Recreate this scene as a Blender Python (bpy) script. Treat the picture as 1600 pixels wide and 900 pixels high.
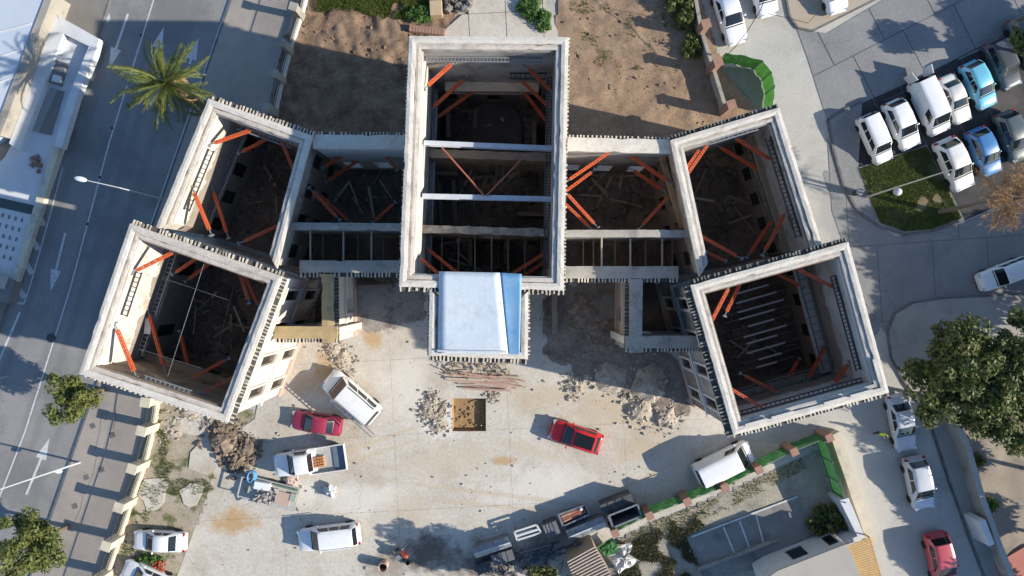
import bpy, bmesh, math, random
from mathutils import Vector, Matrix, noise as mnoise
for o in list(bpy.data.objects): bpy.data.objects.remove(o)
SC = bpy.context.scene
COL = SC.collection
R = random.Random(7)

# ------------------------------------------------------------------ camera, sky, sun, exposure
CH = 53.333            # flying height of the camera in metres; 20 photo pixels per metre on the ground
cam_d = bpy.data.cameras.new('camera'); cam = bpy.data.objects.new('camera', cam_d); COL.objects.link(cam)
cam.location = (0, 0, CH); cam.rotation_euler = (0, 0, 0)
cam_d.sensor_width = 36; cam_d.lens = 18 * CH / 40.0; cam_d.clip_end = 2000
SC.camera = cam
SUN_EL = math.radians(25.0); SUN_AZ = math.radians(102.6)     # azimuth clockwise from the top of the picture
w = bpy.data.worlds.new('World'); SC.world = w; w.use_nodes = True
nt = w.node_tree; nt.nodes.clear()
sky = nt.nodes.new('ShaderNodeTexSky'); sky.sky_type = 'NISHITA'; sky.sun_disc = False
sky.sun_elevation = SUN_EL; sky.sun_rotation = SUN_AZ; sky.air_density = 1.0; sky.dust_density = 0.3; sky.ozone_density = 2.5
bg = nt.nodes.new('ShaderNodeBackground'); bg.inputs[1].default_value = 0.105
wo = nt.nodes.new('ShaderNodeOutputWorld')
hs_ = nt.nodes.new('ShaderNodeHueSaturation'); hs_.inputs['Saturation'].default_value = 1.08
nt.links.new(sky.outputs[0], hs_.inputs['Color']); nt.links.new(hs_.outputs[0], bg.inputs[0]); nt.links.new(bg.outputs[0], wo.inputs[0])
sd = bpy.data.lights.new('sun', 'SUN'); sd.energy = 4.0; sd.angle = math.radians(0.55); sd.color = (1.0, 0.915, 0.78)
so = bpy.data.objects.new('sun', sd); COL.objects.link(so)
sv = Vector((math.sin(SUN_AZ)*math.cos(SUN_EL), math.cos(SUN_AZ)*math.cos(SUN_EL), math.sin(SUN_EL)))
so.rotation_euler = sv.to_track_quat('Z', 'Y').to_euler()
SC.view_settings.view_transform = 'Standard'; SC.view_settings.look = 'None'
SC.view_settings.exposure = 0.98; SC.view_settings.gamma = 1.0

# ------------------------------------------------------------------ helpers
def P(px, py, z=0.0):
    k = (CH - z) / CH
    return Vector(((px - 800) / 20 * k, (450 - py) / 20 * k))
def P3(px, py, z=0.0):
    v = P(px, py, z); return Vector((v.x, v.y, z))
def GP(pts, z=0.0): return [P(a, b, z) for a, b in pts]

class MB:
    def __init__(s): s.v = []; s.f = []
    def add(s, vs, fs):
        n = len(s.v); s.v += [tuple(v) for v in vs]; s.f += [tuple(i + n for i in f) for f in fs]; return s
    def prism(s, poly, z0, z1):
        n = len(poly)
        a = sum(poly[i][0]*poly[(i+1) % n][1] - poly[(i+1) % n][0]*poly[i][1] for i in range(n))
        if a < 0: poly = poly[::-1]
        vs = [(p[0], p[1], z0) for p in poly] + [(p[0], p[1], z1) for p in poly]
        return s.add(vs, [tuple(range(n-1, -1, -1)), tuple(range(n, 2*n))] + [(i, (i+1) % n, n+(i+1) % n, n+i) for i in range(n)])
    def flat(s, poly, z):
        n = len(poly)
        a = sum(poly[i][0]*poly[(i+1) % n][1] - poly[(i+1) % n][0]*poly[i][1] for i in range(n))
        if a < 0: poly = poly[::-1]
        return s.add([(p[0], p[1], z) for p in poly], [tuple(range(n))])
    def box(s, c, d, rz=0.0, tilt=None):
        c = Vector(c); m = Matrix.Rotation(rz, 3, 'Z')
        if tilt is not None: m = m @ tilt
        vs = [c + m @ Vector((x*d[0]/2, y*d[1]/2, z*d[2]/2)) for z in (-1, 1) for x, y in ((-1, -1), (1, -1), (1, 1), (-1, 1))]
        return s.add(vs, [(3, 2, 1, 0), (4, 5, 6, 7), (0, 1, 5, 4), (1, 2, 6, 5), (2, 3, 7, 6), (3, 0, 4, 7)])
    def bar(s, p, q, wd, ht):
        p = Vector(p); q = Vector(q); d = (q - p); L = d.length
        if L < 1e-6: return s
        m = d.to_track_quat('X', 'Z').to_matrix(); c = (p + q) / 2
        vs = [c + m @ Vector((x*L/2, y*wd/2, z*ht/2)) for z in (-1, 1) for x, y in ((-1, -1), (1, -1), (1, 1), (-1, 1))]
        return s.add(vs, [(3, 2, 1, 0), (4, 5, 6, 7), (0, 1, 5, 4), (1, 2, 6, 5), (2, 3, 7, 6), (3, 0, 4, 7)])
    def tube(s, pts, rs, n=8, caps=True):
        pts = [Vector(p) for p in pts]
        if not hasattr(rs, '__len__'): rs = [rs]*len(pts)
        vs = []
        for i, p in enumerate(pts):
            d = (pts[min(i+1, len(pts)-1)] - pts[max(i-1, 0)]).normalized()
            m = d.to_track_quat('Z', 'Y').to_matrix()
            vs += [p + m @ Vector((math.cos(2*math.pi*k/n)*rs[i], math.sin(2*math.pi*k/n)*rs[i], 0)) for k in range(n)]
        fs = [(i*n+k, i*n+(k+1) % n, (i+1)*n+(k+1) % n, (i+1)*n+k) for i in range(len(pts)-1) for k in range(n)]
        if caps: fs += [tuple(range(n-1, -1, -1)), tuple(range((len(pts)-1)*n, len(pts)*n))]
        return s.add(vs, fs)
    def chunk(s, c, r, rnd, sq=0.7):
        vs = []
        a = rnd.random()*6.3; m = Matrix.Rotation(a, 3, 'Z') @ Matrix.Rotation(rnd.uniform(-.6, .6), 3, 'X')
        for z in (-1, 1):
            for x, y in ((-1, -1), (1, -1), (1, 1), (-1, 1)):
                vs.append(Vector(c) + m @ Vector((x*r*rnd.uniform(.5, 1), y*r*rnd.uniform(.5, 1)*sq, z*r*rnd.uniform(.35, .75))))
        return s.add(vs, [(3, 2, 1, 0), (4, 5, 6, 7), (0, 1, 5, 4), (1, 2, 6, 5), (2, 3, 7, 6), (3, 0, 4, 7)])
    def ell(s, c, d, n=10, m=6):
        vs = []; fs = []
        for j in range(m+1):
            t = math.pi*j/m
            for i in range(n):
                a = 2*math.pi*i/n
                vs.append((c[0]+d[0]*math.sin(t)*math.cos(a), c[1]+d[1]*math.sin(t)*math.sin(a), c[2]+d[2]*math.cos(t)))
        for j in range(m):
            for i in range(n): fs.append((j*n+i, (j+1)*n+i, (j+1)*n+(i+1) % n, j*n+(i+1) % n))
        return s.add(vs, fs)
    def mesh(s, name, mat, smooth=False, ang=35):
        me = bpy.data.meshes.new(name); me.from_pydata(s.v, [], s.f); me.update()
        if mat is not None: me.materials.append(mat)
        if smooth:
            me.shade_smooth(); me.set_sharp_from_angle(angle=math.radians(ang))
        return me
    def build(s, name, mat, parent=None, smooth=False, ang=35):
        return link(name, s.mesh(name, mat, smooth, ang), parent)
def link(name, me, parent=None):
    o = bpy.data.objects.new(name, me); COL.objects.link(o)
    if parent is not None: o.parent = parent
    return o
def tag(o, label=None, cat=None, group=None, kind=None):
    if label: o['label'] = label
    if cat: o['category'] = cat
    if group: o['group'] = group
    if kind: o['kind'] = kind
    return o
def empty(name, loc=(0, 0, 0), rz=0.0, label=None, cat=None, group=None):
    o = bpy.data.objects.new(name, None); COL.objects.link(o); o.location = loc; o.rotation_euler = (0, 0, rz)
    o.empty_display_size = .3
    return tag(o, label, cat, group)
def structure(name, mb, mat, smooth=False): return tag(mb.build(name, mat, None, smooth), kind='structure')

def clip_half(poly, a, b):          # keep the left side of a->b
    out = []; n = len(poly)
    def sd_(p): return (b[0]-a[0])*(p[1]-a[1]) - (b[1]-a[1])*(p[0]-a[0])
    for i in range(n):
        p, q = poly[i], poly[(i+1) % n]; dp, dq = sd_(p), sd_(q)
        if dp >= 0: out.append(p)
        if (dp >= 0) != (dq >= 0):
            t = dp/(dp-dq); out.append((p[0]+(q[0]-p[0])*t, p[1]+(q[1]-p[1])*t))
    return out
def area(poly):
    n = len(poly); return abs(sum(poly[i][0]*poly[(i+1) % n][1]-poly[(i+1) % n][0]*poly[i][1] for i in range(n)))/2
def inside(p, poly):
    c = False; n = len(poly)
    for i in range(n):
        a, b = poly[i], poly[(i+1) % n]
        if (a[1] > p[1]) != (b[1] > p[1]) and p[0] < (b[0]-a[0])*(p[1]-a[1])/(b[1]-a[1])+a[0]: c = not c
    return c
def slabs(parent, name, poly, origin, ang, sx, sy, z0, z1, gap, mat, jit=.004, shift=0.0, hole=None):
    poly = [(p[0], p[1]) for p in poly]
    ca, sa = math.cos(ang), math.sin(ang)
    loc = [((p[0]-origin[0])*ca+(p[1]-origin[1])*sa, -(p[0]-origin[0])*sa+(p[1]-origin[1])*ca) for p in poly]
    x0 = min(p[0] for p in loc); x1 = max(p[0] for p in loc); y0 = min(p[1] for p in loc); y1 = max(p[1] for p in loc)
    for j in range(math.floor(y0/sy), math.ceil(y1/sy)):
        off = shift*(j % 2)*sx
        for i in range(math.floor((x0-off)/sx)-1, math.ceil((x1-off)/sx)+1):
            g = gap/2
            cell = [(i*sx+g+off, j*sy+g), ((i+1)*sx-g+off, j*sy+g), ((i+1)*sx-g+off, (j+1)*sy-g), (i*sx+g+off, (j+1)*sy-g)]
            c = loc
            for k in range(4):
                c = clip_half(c, cell[k], cell[(k+1) % 4])
                if len(c) < 3: break
            if len(c) < 3 or area(c) < .15: continue
            wp = [(origin[0]+p[0]*ca-p[1]*sa, origin[1]+p[0]*sa+p[1]*ca) for p in c]
            m = MB(); zt = z1+R.uniform(-jit, jit)
            for pc in (around(wp, hole) if hole else [wp]): m.prism(pc, z0, zt)
            m.build(name, mat, parent)
def strip(pts, wd, z, mb=None):
    mb = mb or MB(); pts = [Vector(p) for p in pts]; L = []; Rr = []
    for i, p in enumerate(pts):
        d = (pts[min(i+1, len(pts)-1)]-pts[max(i-1, 0)]).normalized(); n = Vector((-d.y, d.x))
        L.append(p+n*wd/2); Rr.append(p-n*wd/2)
    n = len(pts)
    mb.add([(p.x, p.y, z) for p in Rr]+[(p.x, p.y, z) for p in L], [(i, i+1, n+i+1, n+i) for i in range(n-1)])
    return mb
def kerb_strip(pts, wd, z0, z1, mb=None):
    mb = mb or MB(); pts = [Vector(p) for p in pts]
    for i in range(len(pts)-1):
        d = (pts[i+1]-pts[i]); L = d.length; d.normalize(); n = Vector((-d.y, d.x))*wd/2
        mb.prism([pts[i]+n, pts[i]-n, pts[i+1]-n-d*.012, pts[i+1]+n-d*.012], z0, z1)
    return mb
def terrain(poly, step, amp, z, seed, freq=.6, edge=0.0):
    poly = [(p[0], p[1]) for p in poly]
    x0 = min(p[0] for p in poly); x1 = max(p[0] for p in poly); y0 = min(p[1] for p in poly); y1 = max(p[1] for p in poly)
    nx = int((x1-x0)/step)+1; ny = int((y1-y0)/step)+1; idx = {}; mb = MB()
    def vid(i, j):
        if (i, j) not in idx:
            x = x0+i*step; y = y0+j*step
            h = mnoise.fractal(Vector((x*freq, y*freq, seed)), 1.0, 2.0, 5)
            idx[(i, j)] = len(mb.v); mb.v.append((x, y, max(z, z+amp*(h+.35))))
        return idx[(i, j)]
    for i in range(nx):
        for j in range(ny):
            cx, cy = x0+(i+.5)*step, y0+(j+.5)*step; ew = edge*mnoise.noise(Vector((cx*1.3, cy*1.3, seed))); ev = edge*mnoise.noise(Vector((cx*1.3, cy*1.3, seed+9)))
            if inside((cx+ew, cy+ev), poly):
                mb.f.append((vid(i, j), vid(i+1, j), vid(i+1, j+1), vid(i, j+1)))
    return mb

# ------------------------------------------------------------------ materials
MATS = {}
def M(name, c1, c2=None, s=1.0, rough=.85, c3=None, s3=.35, t3=(.52, .66), fine=.25, fs=14.0, bump=.0, bs=20.0, metal=0.0, coat=0.0, spec=.4, tr=0.0, stretch=None):
    if name in MATS: return MATS[name]
    m = bpy.data.materials.new(name); m.use_nodes = True; MATS[name] = m
    n = m.node_tree.nodes; l = m.node_tree.links; b = n['Principled BSDF']
    b.inputs['Roughness'].default_value = rough; b.inputs['Metallic'].default_value = metal
    b.inputs['Coat Weight'].default_value = coat; b.inputs['Coat Roughness'].default_value = .06
    b.inputs['Specular IOR Level'].default_value = spec
    if c2 is None:
        b.inputs['Base Color'].default_value = (*c1, 1); return m
    g = n.new('ShaderNodeNewGeometry'); pos = g.outputs['Position']
    if stretch:
        mp = n.new('ShaderNodeMapping'); mp.inputs['Scale'].default_value = stretch; l.new(pos, mp.inputs[0]); pos = mp.outputs[0]
    def nz(sc, det=6, ro=.6):
        x = n.new('ShaderNodeTexNoise'); x.inputs['Scale'].default_value = sc; x.inputs['Detail'].default_value = det; x.inputs['Roughness'].default_value = ro
        l.new(pos, x.inputs['Vector']); return x.outputs[0]
    def ramp(src, a, bb):
        r = n.new('ShaderNodeMapRange'); r.inputs[1].default_value = a; r.inputs[2].default_value = bb; l.new(src, r.inputs[0]); return r.outputs[0]
    def mix(f, a, bb, mode='MIX'):
        x = n.new('ShaderNodeMix'); x.data_type = 'RGBA'; x.blend_type = mode
        if isinstance(f, float): x.inputs[0].default_value = f
        else: l.new(f, x.inputs[0])
        for k, v in ((6, a), (7, bb)):
            if isinstance(v, tuple): x.inputs[k].default_value = (*v, 1)
            else: l.new(v, x.inputs[k])
        return x.outputs[2]
    col = mix(ramp(nz(s), .32, .68), c1, c2)
    if c3: col = mix(ramp(nz(s3, 7, .65), *t3), col, c3)
    if fine:
        r = ramp(nz(fs, 5, .7), .25, .75)
        v = n.new('ShaderNodeMapRange'); v.inputs[3].default_value = 1-fine; v.inputs[4].default_value = 1+fine*.6; l.new(r, v.inputs[0])
        cb = n.new('ShaderNodeCombineColor')
        for k in range(3): l.new(v.outputs[0], cb.inputs[k])
        col = mix(1.0, col, cb.outputs[0], 'MULTIPLY')
    l.new(col, b.inputs['Base Color'])
    if bump:
        bp = n.new('ShaderNodeBump'); bp.inputs['Strength'].default_value = bump; bp.inputs['Distance'].default_value = .05
        l.new(nz(bs, 6, .7), bp.inputs['Height']); l.new(bp.outputs[0], b.inputs['Normal'])
    if tr:
        t = n.new('ShaderNodeBsdfTranslucent'); l.new(col, t.inputs[0]); ms = n.new('ShaderNodeMixShader'); ms.inputs[0].default_value = tr
        o = n['Material Output']; l.new(b.outputs[0], ms.inputs[1]); l.new(t.outputs[0], ms.inputs[2]); l.new(ms.outputs[0], o.inputs[0])
    return m
asphalt = M('asphalt', (.215, .213, .212), (.262, .257, .25), .25, .88, (.175, .173, .172), .16, (.48, .62), fine=.24, fs=7, bump=.25, bs=30)
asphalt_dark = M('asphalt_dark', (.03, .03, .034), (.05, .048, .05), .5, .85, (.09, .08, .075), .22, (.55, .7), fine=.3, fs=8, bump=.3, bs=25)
street_conc = M('street_concrete', (.40, .385, .35), (.47, .45, .405), .3, .88, (.34, .33, .30), .25, fine=.2, fs=7, bump=.3, bs=18)
slab_grey = M('slab_grey', (.185, .187, .192), (.24, .24, .238), .35, .85, (.275, .265, .25), .2, (.5, .72), fine=.24, fs=6, bump=.25, bs=18)
yard_conc = M('yard_concrete', (.475, .437, .375), (.55, .512, .45), .35, .9, (.40, .34, .26), .22, (.5, .72), fine=.20, fs=4, bump=.5, bs=8)
joint_dark = M('joint_soil', (.26, .225, .18), (.34, .30, .24), 1.2, .95, fine=.3)
paver = M('paver', (.30, .265, .235), (.36, .32, .285), .6, .9, (.25, .23, .21), .3, fine=.2, fs=16, bump=.4, bs=25)
kerb_mat = M('kerb_stone', (.34, .335, .32), (.42, .41, .39), 2, .85)
kerb_dark = M('kerb_dark', (.10, .10, .105), (.17, .165, .16), 2, .85)
dirt_brown = M('dirt_brown', (.19, .125, .085), (.285, .195, .13), .7, .95, (.12, .085, .062), .5, (.5, .7), fine=.45, fs=6, bump=.9, bs=9)
dirt_tan = M('dirt_tan', (.265, .178, .115), (.34, .24, .16), .5, .95, (.175, .12, .08), .35, (.5, .75), fine=.35, fs=5, bump=.8, bs=9)
soil_dark = M('soil_dark', (.155, .112, .086), (.215, .16, .122), .5, .95, (.26, .21, .165), .6, (.56, .7), fine=.45, fs=5, bump=.9, bs=8)
garden = M('garden_soil', (.42, .37, .30), (.30, .25, .17), .5, .95, (.12, .13, .05), .7, (.52, .62), fine=.35, fs=6, bump=.6, bs=10)
grass_soil = M('grass_soil', (.05, .075, .02), (.09, .10, .035), 1.2, .95, fine=.4, fs=10, bump=.7, bs=15)
gravel = M('gravel', (.32, .295, .24), (.39, .355, .285), .5, .95, (.24, .225, .19), .4, fine=.45, fs=7, bump=.7, bs=12)
red_court = M('red_court', (.42, .15, .12), (.47, .19, .15), 1, .9)
paint_line = M('road_paint', (.62, .63, .64), (.44, .45, .46), 3, .8, fine=.3, fs=9)
cap_white = M('cap_white', (.635, .59, .52), (.56, .515, .45), .6, .9, (.44, .395, .335), 1.1, (.54, .74), fine=.20, fs=7, bump=.5, bs=9)
cap_grey = M('cap_grey', (.40, .375, .335), (.30, .28, .25), 1.2, .9, (.18, .165, .145), .9, (.54, .72), fine=.2, fs=8, bump=.5, bs=9)
cap_ochre = M('cap_ochre', (.44, .32, .16), (.38, .285, .155), 1.5, .9, (.30, .24, .15), 1.2, fine=.2, bump=.4)
cap_pink = M('cap_pink', (.58, .52, .455), (.48, .425, .37), 1.1, .9, (.34, .295, .25), 1.3, (.54, .72), fine=.25, fs=6, bump=.5)
plaster_white = M('plaster_white', (.68, .655, .61), (.58, .54, .48), .5, .9, (.44, .36, .26), .45, (.55, .74), fine=.12, bump=.3)
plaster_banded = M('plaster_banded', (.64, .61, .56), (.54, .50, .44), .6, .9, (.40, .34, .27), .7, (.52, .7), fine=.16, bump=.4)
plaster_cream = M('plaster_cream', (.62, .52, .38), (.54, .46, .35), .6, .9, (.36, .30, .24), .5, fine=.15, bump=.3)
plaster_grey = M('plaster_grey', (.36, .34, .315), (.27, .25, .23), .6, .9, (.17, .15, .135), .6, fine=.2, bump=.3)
adobe = M('adobe', (.30, .225, .16), (.22, .165, .12), .7, .95, (.14, .11, .085), .6, fine=.25, bump=.5)
ochre_wall = M('ochre_wall', (.42, .27, .12), (.33, .22, .12), .8, .95, (.20, .15, .10), .6, fine=.2, bump=.4)
facade = M('facade', (.62, .585, .53), (.53, .48, .42), .5, .9, (.40, .33, .27), .6, (.56, .74), fine=.15, bump=.3)
plinth_pink = M('plinth_pink', (.50, .345, .27), (.43, .31, .25), .8, .9, (.34, .27, .22), .9, fine=.2, bump=.3)
trim_white = M('trim_white', (.60, .58, .54), (.50, .47, .43), 1.5, .9, fine=.2)
bracket_m = M('bracket_wood', (.64, .58, .48), (.50, .45, .37), 3, .9, (.20, .19, .16), 1.5, (.5, .64), fine=.2)
bracket_dark = M('bracket_dark', (.14, .135, .12), (.24, .225, .195), 4, .9, (.07, .07, .07), 1.5, fine=.2)
tile_under = M('tile_under', (.07, .066, .06), (.11, .10, .09), 3, .95)
orange = M('orange_paint', (.66, .125, .035), (.54, .095, .035), 1.5, .6, (.42, .17, .09), 2.2, (.54, .68), fine=.25, fs=9)
steel_grey = M('steel_grey', (.22, .24, .26), (.30, .31, .33), 3, .5, metal=.3)
steel_dark = M('steel_dark', (.045, .05, .055), (.08, .085, .09), 3, .6, metal=.2)
steel_green = M('steel_green', (.10, .16, .12), (.16, .20, .16), 3, .6)
steel_white = M('steel_white', (.55, .58, .62), (.45, .48, .52), 2, .5)
rust_rod = M('rust_rod', (.38, .12, .07), (.28, .09, .05), 3, .7)
galv = M('galvanised', (.30, .32, .35), (.20, .215, .235), 2.5, .42, metal=.45, fine=.2)
timber = M('timber', (.34, .26, .18), (.24, .18, .12), 4, .85, fine=.3, stretch=(1, 6, 1))
timber_pale = M('timber_pale', (.50, .44, .36), (.40, .34, .27), 4, .85, fine=.25)
timber_red = M('timber_red', (.45, .29, .23), (.36, .24, .19), 3, .85, fine=.25)
sheet_blue = M('sheet_pale', (.50, .56, .62), (.55, .60, .65), .25, .5, (.43, .465, .50), 1.1, (.5, .75), fine=.10, fs=4, bump=.06, bs=2.5)
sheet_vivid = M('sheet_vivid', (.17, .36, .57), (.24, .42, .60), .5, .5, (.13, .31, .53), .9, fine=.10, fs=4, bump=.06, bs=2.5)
glass = M('car_glass', (.012, .016, .02), None, rough=.06, spec=.6)
rubber = M('rubber', (.018, .018, .02), None, rough=.8)
chrome = M('lamp_clear', (.55, .57, .6), None, rough=.15, metal=.4)
red_lens = M('red_lens', (.35, .02, .02), None, rough=.2)
black_trim = M('black_trim', (.02, .02, .022), None, rough=.55)
def paintm(n, c): return M('paint_'+n, c, tuple(x*.90 for x in c), .8, .34, tuple(x*.8+.03 for x in c), .9, (.56, .74), coat=.6, fine=.06, fs=5)
white_p = paintm('white', (.76, .765, .77)); white2_p = paintm('warm_white', (.74, .72, .68)); silver_p = paintm('silver', (.50, .53, .57))
red_p = paintm('red', (.66, .02, .028)); maroon_p = paintm('maroon', (.30, .03, .065)); pinkred_p = paintm('faded_red', (.50, .07, .09))
cyan_p = paintm('light_blue', (.16, .50, .66)); blue_p = paintm('blue', (.06, .20, .44)); grey_p = paintm('dark_grey', (.075, .085, .10)); grey2_p = paintm('graphite', (.09, .115, .12))
leaf_a = M('leaf_mid', (.10, .13, .03), (.18, .19, .05), 1.4, .6, (.05, .075, .02), .9, fine=.35, fs=5, tr=.25)
leaf_d = M('leaf_dark', (.075, .10, .025), (.14, .16, .042), .7, .6, (.21, .21, .06), .6, (.54, .66), fine=.35, fs=5, tr=.2)
leaf_p = M('leaf_palm', (.095, .135, .03), (.19, .21, .05), 1.0, .55, fine=.3, fs=4, tr=.2)
leaf_g = M('leaf_bright', (.06, .15, .03), (.11, .20, .04), 2, .6, fine=.35, tr=.25)
leaf_dry = M('leaf_dry', (.34, .20, .10), (.46, .30, .16), 1.5, .8, fine=.3, tr=.15)
grass_b = M('grass_blade', (.075, .115, .018), (.13, .155, .03), .8, .7, (.20, .18, .06), .4, (.58, .74), fine=.3, tr=.25)
bark = M('bark', (.13, .10, .075), (.20, .16, .12), 5, .95, bump=.6)
netting = M('green_net', (.06, .22, .075), (.045, .16, .055), 1.6, .8, (.11, .22, .08), 2.5, fine=.35, fs=12, tr=.3)
net_bright = M('green_net_bright', (.095, .30, .055), (.07, .22, .045), 1.6, .75, (.13, .32, .08), 2.0, fine=.3, fs=12, tr=.3)
brick_p = M('pillar_brick', (.36, .20, .14), (.28, .17, .13), 3, .9, fine=.3)
cream_wall = M('cream_wall', (.60, .53, .40), (.52, .46, .36), 1, .9, (.40, .36, .30), .8, fine=.15)
white_wall = M('white_wall', (.60, .61, .62), (.52, .53, .54), .8, .9, fine=.1)
roof_pale = M('roof_pale', (.44, .49, .56), (.50, .54, .60), .2, .7, fine=.08)
roof_beige = M('roof_beige', (.40, .37, .32), (.35, .325, .285), .5, .9, fine=.15)
panel_grey = M('panel_grey', (.16, .16, .16), (.20, .20, .19), 1, .7)
concrete_wall = M('concrete_wall', (.36, .33, .28), (.30, .275, .235), .8, .9, (.2, .19, .17), .6, fine=.2)
tarp = M('tarp_white', (.62, .61, .58), (.52, .51, .48), 2, .7)
plywood = M('plywood', (.50, .38, .24), (.44, .33, .21), 2, .8)
pergola_m = M('pergola_wood', (.55, .34, .11), (.47, .28, .09), 3, .75, fine=.2)
corr_m = M('corrugated', (.42, .33, .26), (.34, .26, .20), 1.2, .7, (.24, .14, .09), .8, fine=.2)
rub_m = M('rubble', (.44, .385, .31), (.34, .29, .23), 2.5, .95, (.54, .49, .42), 1.5, fine=.35, fs=5)
rub_dark = M('rubble_dark', (.15, .12, .095), (.24, .18, .13), 2.5, .95, (.33, .27, .20), 1.6, fine=.35, fs=5)
hole_soil = M('hole_soil', (.36, .23, .11), (.28, .18, .09), 1.5, .95, fine=.3, bump=.8, bs=9)

def add_stain_or_shade(m, cx, cy, rx, ry, rz, col, amt=.55, soft=(1.15, .45), nsc=.9, peak=1.0):
    """a soft-edged stain of dirt, sand or dust, or painted shade, with a shape of its own on the material m"""
    n = m.node_tree.nodes; l = m.node_tree.links; b = n['Principled BSDF']; src = b.inputs['Base Color'].links[0].from_socket
    g = n.new('ShaderNodeNewGeometry'); mp = n.new('ShaderNodeMapping'); mp.vector_type = 'TEXTURE'
    c = P(cx, cy); mp.inputs['Location'].default_value = (c.x, c.y, 0); mp.inputs['Rotation'].default_value = (0, 0, rz); mp.inputs['Scale'].default_value = (rx, ry, 1e6)
    l.new(g.outputs['Position'], mp.inputs[0]); ln = n.new('ShaderNodeVectorMath'); ln.operation = 'LENGTH'; l.new(mp.outputs[0], ln.inputs[0])
    nz = n.new('ShaderNodeTexNoise'); nz.inputs['Scale'].default_value = nsc; nz.inputs['Detail'].default_value = 8; nz.inputs['Roughness'].default_value = .68; l.new(g.outputs['Position'], nz.inputs['Vector'])
    ad = n.new('ShaderNodeMath'); ad.operation = 'MULTIPLY_ADD'; l.new(nz.outputs[0], ad.inputs[0]); ad.inputs[1].default_value = amt*4; l.new(ln.outputs['Value'], ad.inputs[2])
    r = n.new('ShaderNodeMapRange'); l.new(ad.outputs[0], r.inputs[0]); r.inputs[1].default_value = soft[0]+amt*2; r.inputs[2].default_value = soft[1]+amt*2; r.inputs[3].default_value = 0; r.inputs[4].default_value = peak
    x = n.new('ShaderNodeMix'); x.data_type = 'RGBA'; l.new(r.outputs[0], x.inputs[0]); l.new(src, x.inputs[6]); x.inputs[7].default_value = (*col, 1); l.new(x.outputs[2], b.inputs['Base Color'])
def add_cracks(m, scale, width, strength, warp=.35, mscale=.12, mlo=.45, mhi=.6):
    """hairline cracks: warped cell borders, only in some places"""
    n = m.node_tree.nodes; l = m.node_tree.links; b = n['Principled BSDF']; src = b.inputs['Base Color'].links[0].from_socket
    g = n.new('ShaderNodeNewGeometry'); nz = n.new('ShaderNodeTexNoise'); nz.inputs['Scale'].default_value = 1.1; nz.inputs['Detail'].default_value = 6; l.new(g.outputs['Position'], nz.inputs['Vector'])
    mx = n.new('ShaderNodeMix'); mx.data_type = 'VECTOR'; mx.inputs[0].default_value = warp*.3; l.new(g.outputs['Position'], mx.inputs[4])
    sc = n.new('ShaderNodeVectorMath'); sc.operation = 'SCALE'; sc.inputs['Scale'].default_value = 8.0; l.new(nz.outputs['Color'], sc.inputs[0])
    ad = n.new('ShaderNodeVectorMath'); l.new(g.outputs['Position'], ad.inputs[0]); sc.inputs['Scale'].default_value = warp*3; l.new(sc.outputs[0], ad.inputs[1])
    v = n.new('ShaderNodeTexVoronoi'); v.feature = 'DISTANCE_TO_EDGE'; v.voronoi_dimensions = '2D'; v.inputs['Scale'].default_value = scale; l.new(ad.outputs[0], v.inputs['Vector'])
    r = n.new('ShaderNodeMapRange'); l.new(v.outputs['Distance'], r.inputs[0]); r.inputs[1].default_value = width*scale; r.inputs[2].default_value = 0; r.inputs[3].default_value = 0; r.inputs[4].default_value = strength
    n2 = n.new('ShaderNodeTexNoise'); n2.inputs['Scale'].default_value = mscale; n2.inputs['Detail'].default_value = 3; l.new(g.outputs['Position'], n2.inputs['Vector'])
    r2 = n.new('ShaderNodeMapRange'); l.new(n2.outputs[0], r2.inputs[0]); r2.inputs[1].default_value = mlo; r2.inputs[2].default_value = mhi
    ml = n.new('ShaderNodeMath'); ml.operation = 'MULTIPLY'; l.new(r.outputs[0], ml.inputs[0]); l.new(r2.outputs[0], ml.inputs[1])
    x = n.new('ShaderNodeMix'); x.data_type = 'RGBA'; l.new(ml.outputs[0], x.inputs[0]); l.new(src, x.inputs[6]); x.inputs[7].default_value = (.07, .062, .055, 1); l.new(x.outputs[2], b.inputs['Base Color'])
SAND, TAN, DUST, DARK = (.43, .29, .155), (.47, .375, .25), (.64, .61, .56), (.13, .105, .085)  # the last one darkens the ground round the mixer and bins
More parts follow.
